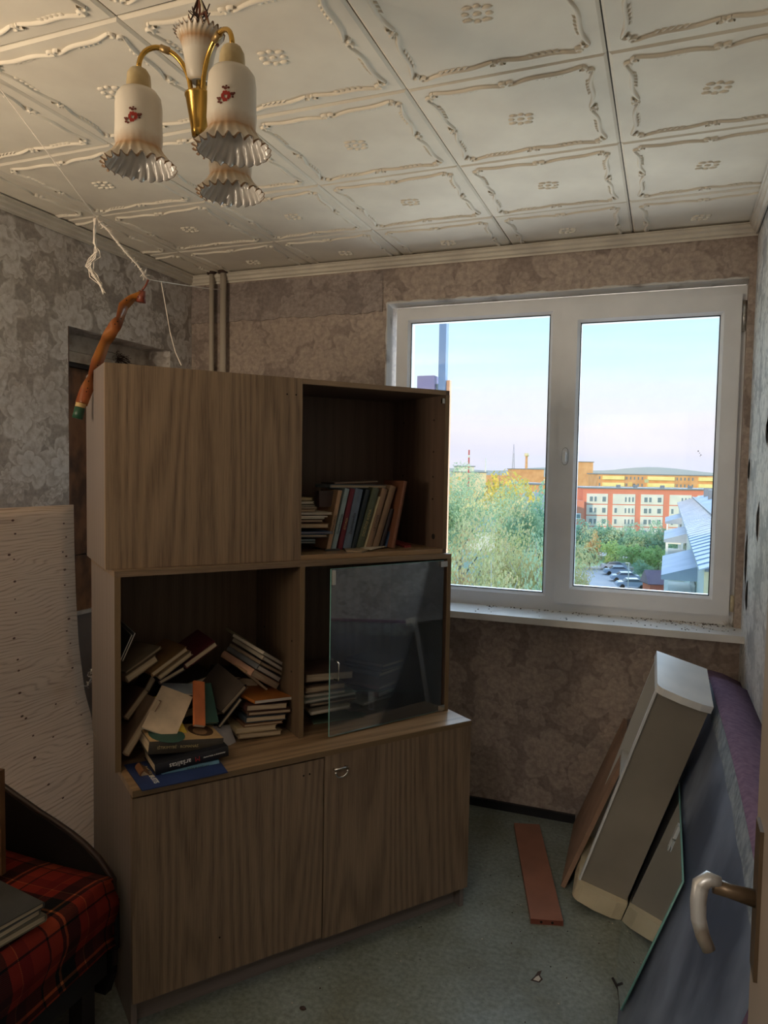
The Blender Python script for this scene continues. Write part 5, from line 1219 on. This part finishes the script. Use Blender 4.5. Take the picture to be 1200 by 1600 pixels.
# --- far sunlit blocks
def far_block(px0, px1, py0, pyb, t, wall, label, bands=(), nwin=0, rows=2, h=None):
    P, Bm = front_mx(px0, py0, t, YAW); k = t/FPX; b = thing('far_building', label, 'building', Bm); W = (px1-px0)*k
    obj('body', MB().box(0, W, 0, 14, GZ, P.z), wall, b); obj('roof', MB().box(-.5, W+.5, -.5, 14.5, P.z, P.z+.4), M['dgrey'], b)
    hh = (pyb-py0)*k
    for (a, c, m_) in bands:
        for r_ in range(rows): obj('balcony_band', MB().box((a-px0)*k, (c-px0)*k, -1.0, 0, P.z-hh*((r_+.75)/rows), P.z-hh*((r_+.2)/rows)), m_, b)
    for i in range(nwin):
        for r_ in range(rows):
            x = W*(i+.5)/nwin
            if any((a-px0)*k-1 < x < (c-px0)*k+1 for a, c, _ in bands): continue
            obj('window', MB().box(x-k*.9, x+k*.9, -.15, 0, P.z-hh*((r_+.72)/rows), P.z-hh*((r_+.3)/rows)), M['glass'], b)
    return b
M['litpanel'] = noisy('sunlit_white_panel', S(252, 240, 170), S(246, 230, 150), .3, .8)  # white panels, the low sun's yellow put into their colour
far_block(934, 1140, 741, 762, 300, M['brick'], 'long sunlit orange brick block with sunlit white balcony bands behind the white block', [(941, 975, M['litpanel']), (1011, 1053, M['litpanel']), (1091, 1120, M['litpanel'])], 34)
far_block(903, 927, 722, 742, 420, M['brick'], 'distant orange tower block left of the long sunlit block')
far_block(715, 741, 729, 738, 330, M['white'], 'small white flat-roofed building beside the striped chimney')
far_block(712, 760, 738, 752, 300, M['cream'], 'long yellowish low building behind the green trees at left')
far_block(800, 850, 733, 744, 420, M['brick'], 'far orange-roofed low building below the tower')
far_block(812, 851, 757, 775, 190, M['brick'], 'brick building right of the yellow tree')
# barrel roofed hall
P, Bm = front_mx(823, 783, 160, YAW); k = 160/FPX; hb = thing('barrel_roof_hall', 'grey-blue hall with rounded roof near the right edge of the left pane', 'building', Bm)
poly = [(0, -6)]+[(15*k+15*k*math.cos(math.pi-math.pi*i/10), 6*k+8*k*math.sin(math.pi*i/10)) for i in range(11)]+[(30*k, -6)]
obj('body', MB().prism(poly, -6, 0), noisy('hall_blue', S(160, 176, 204), S(150, 166, 196), .3, .8), hb, Matrix(((1, 0, 0, 0), (0, 0, -1, 0), (0, 1, 0, P.z), (0, 0, 0, 1))))
obj('gable_window', MB().box(18*k, 21*k, -.1, .05, P.z-1*k, P.z+5*k), M['glass'], hb)
# blue roof shed & small orange shed
def shed(px, py, t, wpx, dpx, roof, wall, label, yaw=YAW, h=6, rise=2.2):
    P, Bm = front_mx(px, py, t, yaw); k = t/FPX; s_ = thing('shed', label, 'building', Bm); W, D = wpx*k, dpx*k
    obj('walls', MB().box(.3, W-.3, .3, D-.3, GZ, P.z-rise), wall, s_)
    mb = MB(); e = P.z-rise
    mb.face([(0, 0, e), (W, 0, e), (W, D/2, P.z), (0, D/2, P.z)]); mb.face([(W, D, e), (0, D, e), (0, D/2, P.z), (W, D/2, P.z)]); mb.face([(0, 0, e), (0, D/2, P.z), (0, D, e)]); mb.face([(W, 0, e), (W, D, e), (W, D/2, P.z)]); mb.face([(0, 0, e-.05), (0, D, e-.05), (W, D, e-.05), (W, 0, e-.05)])
    obj('roof', mb, roof, s_); return s_
shed(716, 806, 105, 62, 70, noisy('blue_roof', S(136, 160, 214), S(150, 174, 222), .4, .7), M['white'], 'house with light blue pitched roof among the trees in the left pane')
shed(785, 809, 88, 22, 30, noisy('orange_roof', S(226, 158, 130), S(236, 180, 150), .5, .8), M['cream'], 'small orange-roofed shed in the trees in the left pane', rise=1)
shed(1014, 893, 90, 34, 40, noisy('plum_roof', S(140, 116, 140), S(158, 134, 154), .6, .8), mat('red_wall', S(224, 120, 100), .8), 'small shed with plum-coloured roof and red wall by the car park', rise=1.6)
# chimney, tower, lattice mast
def pole(px, py0, py1, t, wpx, m_, name, label, cat, seg=10):
    P = bd(px, py0, t); k = t/FPX; o = thing(name, label, cat, Matrix.Translation((P.x, P.y, 0))); obj('shaft', MB().tube([(0, 0, GZ), (0, 0, (GZ+P.z)/2), (0, 0, P.z)], [wpx*k*.6, wpx*k*.52, wpx*k*.45], seg), m_, o); return o, P, k
o, P, k = pole(733, 703, 760, 260, 2.6, mat('chimney_red', S(196, 100, 92), .8), 'chimney', 'thin red factory chimney with pale bands, far away in the left pane', 'chimney')
for i in range(3): obj('band', MB().tube([(0, 0, P.z-(8+i*14)*k), (0, 0, P.z-(12+i*14)*k)], 1.45*k, 10), M['white'], o)
o, P, k = pole(823, 708, 722, 700, 4, M['brick'], 'water_tower', 'far orange tower with a wider pale head on the horizon', 'tower'); obj('head', MB().tube([(0, 0, P.z), (0, 0, P.z-5*k)], 3.4*k, 10), M['cream'], o)
P = bd(803, 694, 900); k = 900/FPX; o = thing('lattice_mast', 'thin lattice radio mast on the horizon in the left pane', 'mast', Matrix.Translation((P.x, P.y, 0))); mb = MB(); m_ = mat('mast_grey', S(176, 176, 196), .8)
hh = P.z-GZ
for sx_ in (-1, 1): mb.tube([(sx_*3*k, 0, GZ), (sx_*.8*k, 0, P.z-14*k), (0, 0, P.z)], .45*k, 4)
for i in range(8): z = P.z-14*k-i*3*k; mb.tube([(-(.8+i*.12)*k, 0, z), ((.9+i*.12)*k, 0, z-3*k)], .3*k, 4).tube([((.8+i*.12)*k, 0, z), (-(.9+i*.12)*k, 0, z-3*k)], .3*k, 4)
obj('lattice', mb, m_, o)
o, P, k = pole(759, 716, 724, 800, 2, M['white'], 'silo', 'tiny white silo on the horizon right of the chimney', 'silo')
# hills
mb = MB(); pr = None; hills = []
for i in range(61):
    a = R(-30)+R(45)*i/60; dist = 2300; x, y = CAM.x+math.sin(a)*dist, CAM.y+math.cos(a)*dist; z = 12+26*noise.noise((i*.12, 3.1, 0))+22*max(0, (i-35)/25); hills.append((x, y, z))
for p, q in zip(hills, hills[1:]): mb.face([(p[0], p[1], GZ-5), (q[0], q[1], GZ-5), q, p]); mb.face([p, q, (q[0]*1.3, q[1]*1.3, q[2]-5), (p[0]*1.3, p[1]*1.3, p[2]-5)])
struct(obj('hills', mb, noisy('distant_hills', S(164, 180, 204), S(176, 184, 198), .003, .95)))  # haze over the hills is put into their blue-grey
# --- right wing with tiled roof and balconies
E0, E1 = bz(1095, 892, -3.5), bz(1057, 785, -3.5); xw = (E0.x+E1.x)/2; y0_, y1_ = E0.y, E1.y
rw = thing('house_wing', 'grey-white house wing with slate roof and balconies at the right of the yard', 'building')
rowW = 2.6; rz = .9
body = MB().box(xw+.35, xw+12, y0_+.6, y1_, GZ, -3.6); obj('walls', body, noisy('wing_render', S(226, 230, 236), S(214, 220, 228), .3, .8), rw)
mb = MB(); nrow = 46; M['slate2'] = noisy('wing_tiles', S(186, 198, 214), S(168, 182, 204), .8, .6)
for i in range(nrow):      # courses of the lower slope across its length
    ya, yb = y0_+(y1_-y0_)*i/nrow, y0_+(y1_-y0_)*(i+1)/nrow
    mb.face([(xw, ya, -3.5+.07), (xw+rowW, ya, -3.5+rz+.10), (xw+rowW, yb, -3.5+rz), (xw, yb, -3.5)]); mb.face([(xw, ya, -3.5), (xw+rowW, ya, -3.5+rz), (xw+rowW, ya, -3.5+rz+.10), (xw, ya, -3.5+.07)])
mb.face([(xw, y0_, -3.6), (xw, y1_, -3.6), (xw, y1_, -3.5), (xw, y0_, -3.4)])
cr_ = obj('tile_course', mb, M['slate2'], rw); cr_['kind'] = 'stuff'
obj('ridge_gutter', MB().box(xw+rowW-.05, xw+rowW+.25, y0_, y1_, -3.5+rz-.1, -3.5+rz+.25), M['dgrey'], rw)
mb = MB(); mb.face([(xw+rowW+.25, y0_, -2.5), (xw+9, y0_, -.6), (xw+9, y1_, -.6), (xw+rowW+.25, y1_, -2.5)]); mb.face([(xw+rowW, y0_+.1, -3.6), (xw+9, y0_+.1, -3.6), (xw+9, y0_+.1, -.6), (xw+rowW, y0_+.1, -2.6)]); obj('upper_roof', mb, M['slate'], rw)
for i in range(5): yy = y0_+(y1_-y0_)*(.35+.14*i); obj('dormer', MB().box(xw+4.2, xw+6.2, yy, yy+2.2, -2.4, -.6), M['dgrey'], rw)
for i, (f0, f1) in enumerate(((.10, .22), (.38, .50), (.68, .80))):
    ya, yb = y0_+(y1_-y0_)*f0, y0_+(y1_-y0_)*f1; xo = 1.9
    rf = MB(); rf.face([(xw-xo, ya, -5.2), (xw+.35, ya, -4.5), (xw+.35, yb, -4.5), (xw-xo, yb, -5.2)]); rf.face([(xw-xo, ya, -5.5), (xw-xo, yb, -5.5), (xw-xo, yb, -5.2), (xw-xo, ya, -5.2)]); rf.face([(xw-xo, ya, -5.5), (xw+.35, ya, -5.5), (xw+.35, ya, -4.5), (xw-xo, ya, -5.2)])
    rfm = obj('balcony_roof', rf, M['slate'], rw)
    for lv in range(3):
        zf = -5.5-2.9*(lv+1); obj('balcony', MB().box(xw-xo+.2, xw+.35, ya, yb, zf, zf+1.1), M['white'], rw)
    obj('balcony_post', MB().box(xw-xo+.2, xw-xo+.45, ya, ya+.25, GZ, -5.5), M['pvc'], rw); obj('balcony_post', MB().box(xw-xo+.2, xw-xo+.45, yb-.25, yb, GZ, -5.5), M['pvc'], rw)
    obj('balcony_door', MB().box(xw+.25, xw+.36, ya+.8, yb-.8, -8.2, -5.9), M['glass'], rw)
obj('gable_wall', MB().box(xw+.3, xw+3.5, y0_+.5, y0_+.62, GZ, -3.6), M['cream'], rw)
# --- car park, cars, paths, lamp
pk = [bz(*q, GZ+.04) for q in ((925, 885), (985, 878), (1012, 925), (900, 935), (900, 890))]
mb = MB().prism([(q.x, q.y) for q in pk], GZ-.1, GZ+.05); struct(obj('car_park', mb, M['asphalt']))
pa = [bz(*q, GZ+.02) for q in ((930, 862), (1045, 872), (1045, 878), (930, 868))]; struct(obj('path', MB().prism([(q.x, q.y) for q in pa], GZ-.1, GZ+.03), M['asphalt']))
def car():
    c = thing('car', '', 'car'); m_ = mat('car_paint', S(170, 184, 206), .3, .1)
    mb = MB(); mb.smooth = False
    pr_ = [(-2.15, .35), (-2.15, .75), (-1.9, .95), (-1.2, 1.0), (-.7, 1.42), (.9, 1.45), (1.6, 1.0), (2.05, .95), (2.15, .7), (2.15, .35)]
    mb.prism(pr_, -.85, .85); bevel(obj('body', mb, m_, c, Matrix(((1, 0, 0, 0), (0, 0, -1, 0), (0, 1, 0, 0), (0, 0, 0, 1)))), .06, 2)
    mb = MB()
    mb.prism([(-1.02, 1.03), (-.66, 1.36), (.86, 1.39), (1.38, 1.03)], -.87, .87); obj('side_window', mb, mat('car_glass', S(84, 98, 116), .1), c, Matrix(((1, 0, 0, 0), (0, 0, -1, 0), (0, 1, 0, 0), (0, 0, 0, 1))))
    mb = MB(); mb.face([(-1.22, -.72, 1.02), (-.74, -.66, 1.43), (-.74, .66, 1.43), (-1.22, .72, 1.02)]); mb.face([(1.64, .72, 1.02), (.94, .66, 1.46), (.94, -.66, 1.46), (1.64, -.72, 1.02)]); obj('windscreen', mb, mat('car_glass', S(84, 98, 116), .1), c)
    for x in (-1.35, 1.35):
        for y in (-.86, .72): obj('wheel', MB().tube([(x, y, .33), (x, y+.14, .33)], .33, 14), M['hole'], c)
    return c
c0 = car()
GC = 'cars parked in a row below the window'
for i, (px, py, lab) in enumerate(((1000, 919, 'nearest grey-blue car of the parked row'), (990, 908, 'second nearest car of the parked row'), (978, 898, 'third nearest car of the parked row'), (972, 890, 'farthest car of the parked row'))):
    c = c0 if i == 0 else copy_tree(c0); P = bz(px-14, py, GZ+.05); c.location = (P.x, P.y, GZ+.05); c.rotation_euler.z = YAW+R(-8); c['label'] = lab; c['group'] = GC
P = bz(981, 925, GZ); lp = thing('street_lamp', 'thin white lamp post beside the parked cars', 'lamp', Matrix.Translation((P.x, P.y, 0))); zt_ = bd(981, 880, (P-CAM).dot(CF)).z
obj('post', MB().tube([(0, 0, GZ), (0, 0, zt_)], .07, 6), M['white'], lp); obj('lamp_head', MB().box(-.5, .1, -.1, .1, zt_, zt_+.12), M['white'], lp)
# fence along the path
fc = thing('picket_fence', 'pale picket fence between the gardens and the car park', 'fence'); a, b = bz(975, 868, GZ), bz(1042, 880, GZ); nf = 36
for i in range(nf):
    p = a.lerp(b, i/(nf-1)); boxo('picket', (p.x-.09, p.x+.09, p.y-.04, p.y+.04, GZ, GZ+1.3), M['cream'], fc)
# --- trees
def leaf_mesh(seed, cols, nl=16, nleaf=2600, size=.05):
    rn = random.Random(seed); vs, fs = [], []; lumps = [(rn.gauss(0, .22), rn.gauss(0, .22), .5+rn.gauss(0, .2), rn.uniform(.17, .30)) for _ in range(nl)]
    for k in range(nleaf):
        l = rn.choice(lumps); d = Vector((rn.gauss(0, 1), rn.gauss(0, 1), rn.gauss(0, 1))).normalized(); r_ = l[3]*rn.uniform(.7, 1.05); c = Vector(l[:3])+d*r_
        if c.z < .02: continue
        n_ = (d+Vector((rn.gauss(0, .5), rn.gauss(0, .5), rn.gauss(0, .5)))).normalized(); t_ = n_.orthogonal().normalized()*size*rn.uniform(.5, 1); b2 = n_.cross(t_)
        i = len(vs); vs += [c-t_, c+b2*.6, c+t_, c-b2*.6]; fs.append((i, i+1, i+2, i+3))
    me = bpy.data.meshes.new('foliage'); me.from_pydata([tuple(v) for v in vs], [], fs); me.materials.append(cols); return me
def folmat(name, a, b, c):
    m = mat(name, a, .8, spec=.2); g = G(m); v = g.coord('Object'); f = g.noise(v, 4.5, 3, .6)
    g.base(g.ramp(f, [(.32, a), (.5, b), (.68, c)])); tr = g.n('BsdfTranslucent'); g.l(g.b.inputs['Base Color'].links[0].from_socket, tr.inputs[0]); mx = g.n('MixShader'); mx.inputs[0].default_value = .35
    g.l(g.b.outputs[0], mx.inputs[1]); g.l(tr.outputs[0], mx.inputs[2]); g.l(mx.outputs[0], g.o.inputs['Surface']); return m
FM = dict(green=folmat('leaves_green', S(160, 192, 152), S(182, 206, 170), S(206, 214, 176)), yellow=folmat('leaves_yellow', S(214, 190, 90), S(236, 208, 100), S(220, 214, 130)), birch=folmat('leaves_birch', S(204, 202, 138), S(220, 214, 160), S(226, 196, 150)),
          rust=folmat('leaves_rust', S(214, 160, 120), S(214, 184, 130), S(190, 190, 130)), teal=folmat('leaves_teal', S(140, 184, 160), S(156, 196, 168), S(176, 206, 170)), lime=folmat('leaves_lime', S(160, 200, 130), S(184, 214, 140), S(196, 216, 150)))
FMe = {k: leaf_mesh(i+1, m_) for i, (k, m_) in enumerate(FM.items())}
FBig = {k: leaf_mesh(i+31, FM[k], 26, 15000, .020) for i, k in enumerate(('birch', 'green', 'rust'))}
M['bark'] = noisy('bark', S(150, 140, 126), S(120, 110, 100), 2, .9); M['birchbark'] = mat('pale_bark', S(220, 216, 206), .8)
trunk = MB().tube([(0, 0, 0), (.01, 0, .3), (0, .01, .6), (.02, 0, .85)], [.028, .022, .014, .005], 7); 
for k in range(7): a = k*2.4; z = .35+.06*k; trunk.tube([(0, 0, z), (.16*math.cos(a), .16*math.sin(a), z+.14), (.26*math.cos(a), .26*math.sin(a), z+.25)], [.009, .006, .002], 5)
me_tr = trunk.mesh('trunk', M['bark']); me_bt = trunk.mesh('trunk_birch', M['birchbark'])
def tree(px, py, t, wpx, kind, label, big=False, group='trees in the yard', hf=None):
    P = bd(px, py, t); k = t/FPX; Hh = P.z-GZ; wd = wpx*k
    tr = thing('tree', label, 'tree', Matrix.Translation((P.x, P.y, GZ)), group)
    cz = .38 if hf is None else hf
    o = link('foliage', (FBig if big else FMe)[kind], tr); ch_ = Hh*(1-cz); o.location = (0, 0, Hh*cz); o.scale = (wd/.95, wd/.95, ch_/1.05); o.rotation_euler.z = random.uniform(0, 6)
    o2 = link('trunk', me_bt if kind == 'birch' else me_tr, tr); o2.scale = (Hh*.6, Hh*.6, Hh)
    return tr
tree(722, 742, 72, 88, 'green', 'tall blue-green tree just right of the cabinet edge', True, hf=.5)
tree(782, 733, 120, 100, 'yellow', 'bright yellow autumn tree in the left pane', hf=.2)
tree(806, 764, 88, 76, 'green', 'green tree in front of the yellow one', True, hf=.45)
tree(843, 786, 92, 60, 'teal', 'teal-green tree at the right edge of the left pane', hf=.2)
tree(795, 822, 52, 120, 'birch', 'big pale yellow-green birch low in the left pane', True, hf=.15)
tree(722, 850, 46, 92, 'rust', 'rusty orange tree low beside the cabinet', True, hf=.2)
tree(842, 836, 50, 96, 'birch', 'pale green birch in the lower right corner of the left pane', True, hf=.15)
tree(770, 868, 40, 130, 'birch', 'nearest yellowish birch crown at the bottom of the left pane', True, hf=.1)
tree(845, 880, 38, 110, 'green', 'nearest green crown at the bottom right of the left pane', True, hf=.1)
tree(895, 862, 62, 66, 'birch', 'yellow-green tree at the lower left of the right pane', True, hf=.1)
tree(923, 838, 128, 26, 'rust', 'small rusty tree left of the green row', hf=.1)
for i, (px, py, w_, kd, lab) in enumerate(((905, 822, 50, 'teal', 'leftmost teal tree before the white block'), (930, 815, 48, 'green', 'second tree from left before the white block'), (950, 823, 44, 'teal', 'teal tree under the second white bay'), (974, 816, 50, 'green', 'middle green tree before the white block'),
                                       (988, 828, 44, 'teal', 'tree right of the middle one before the white block'), (1010, 822, 44, 'green', 'green tree under the third white bay'), (1030, 826, 46, 'teal', 'rightmost teal tree beside the balconies'), (962, 842, 40, 'lime', 'lime-green bush tree in the garden, left'), (1000, 848, 44, 'lime', 'lime-green bush tree in the garden, middle'), (1030, 850, 44, 'lime', 'lime-green bush tree in the garden, right'), (1004, 880, 26, 'teal', 'small teal shrub beside the car park'), (905, 845, 44, 'green', 'green tree at the left edge of the right pane'))):
    tree(px, py, 150-i*2.5 if i < 7 else 128-(10 if i == 10 else 0), w_, kd, lab, hf=.08)
# distant wooded belt, uncountable
vs, fs = [], []; rn = random.Random(77)
for k in range(26000):
    a = R(rn.uniform(-20, 4)); dist = rn.choice((rn.uniform(430, 800), rn.uniform(230, 420), rn.uniform(600, 1300))); cz = GZ+abs(rn.gauss(0, 1))*3.2+rn.uniform(0, 6.5)*(.5+.5*noise.noise((math.degrees(a)*.9, dist*.01, 0)))
    c = Vector((CAM.x+math.sin(a)*dist, CAM.y+math.cos(a)*dist, cz)); s_ = rn.uniform(.6, 1.5)*(dist/500)**.5; n_ = Vector((rn.gauss(0, .5), -1, rn.gauss(.4, .5))).normalized(); t_ = n_.orthogonal().normalized()*s_; b2 = n_.cross(t_)
    i = len(vs); vs += [c-t_, c+b2, c+t_, c-b2]; fs.append((i, i+1, i+2, i+3))
me = bpy.data.meshes.new('far_woods'); me.from_pydata([tuple(v) for v in vs], [], fs); m_ = mat('far_leaves', S(200, 190, 130), .9, spec=.1); g = G(m_); g.base(g.ramp(g.noise(g.coord('Object'), .02, 4, .6), [(.35, S(176, 190, 150)), (.5, S(214, 190, 120)), (.65, S(222, 170, 120))])); me.materials.append(m_)
tag(link('far_woods', me), 'distant belt of autumn woods and gardens under the horizon', 'woods', kind='stuff')
# scattered far roofs
rn = random.Random(31)
for k in range(16):
    px = rn.uniform(705, 1110); t = rn.uniform(450, 900); P = bd(px, 742-rn.uniform(0, 8), t); b = obj('far_house', MB().box(0, rn.uniform(14, 40), 0, 12, GZ, min(P.z, -4+rn.uniform(-2, 3))), rn.choice((M['brick'], M['cream'], M['white'], M['red']))); b.location = (P.x, P.y, 0); b.rotation_euler.z = YAW
    tag(b, 'tiny distant house on the plain below the horizon', 'building', 'distant houses on the plain')
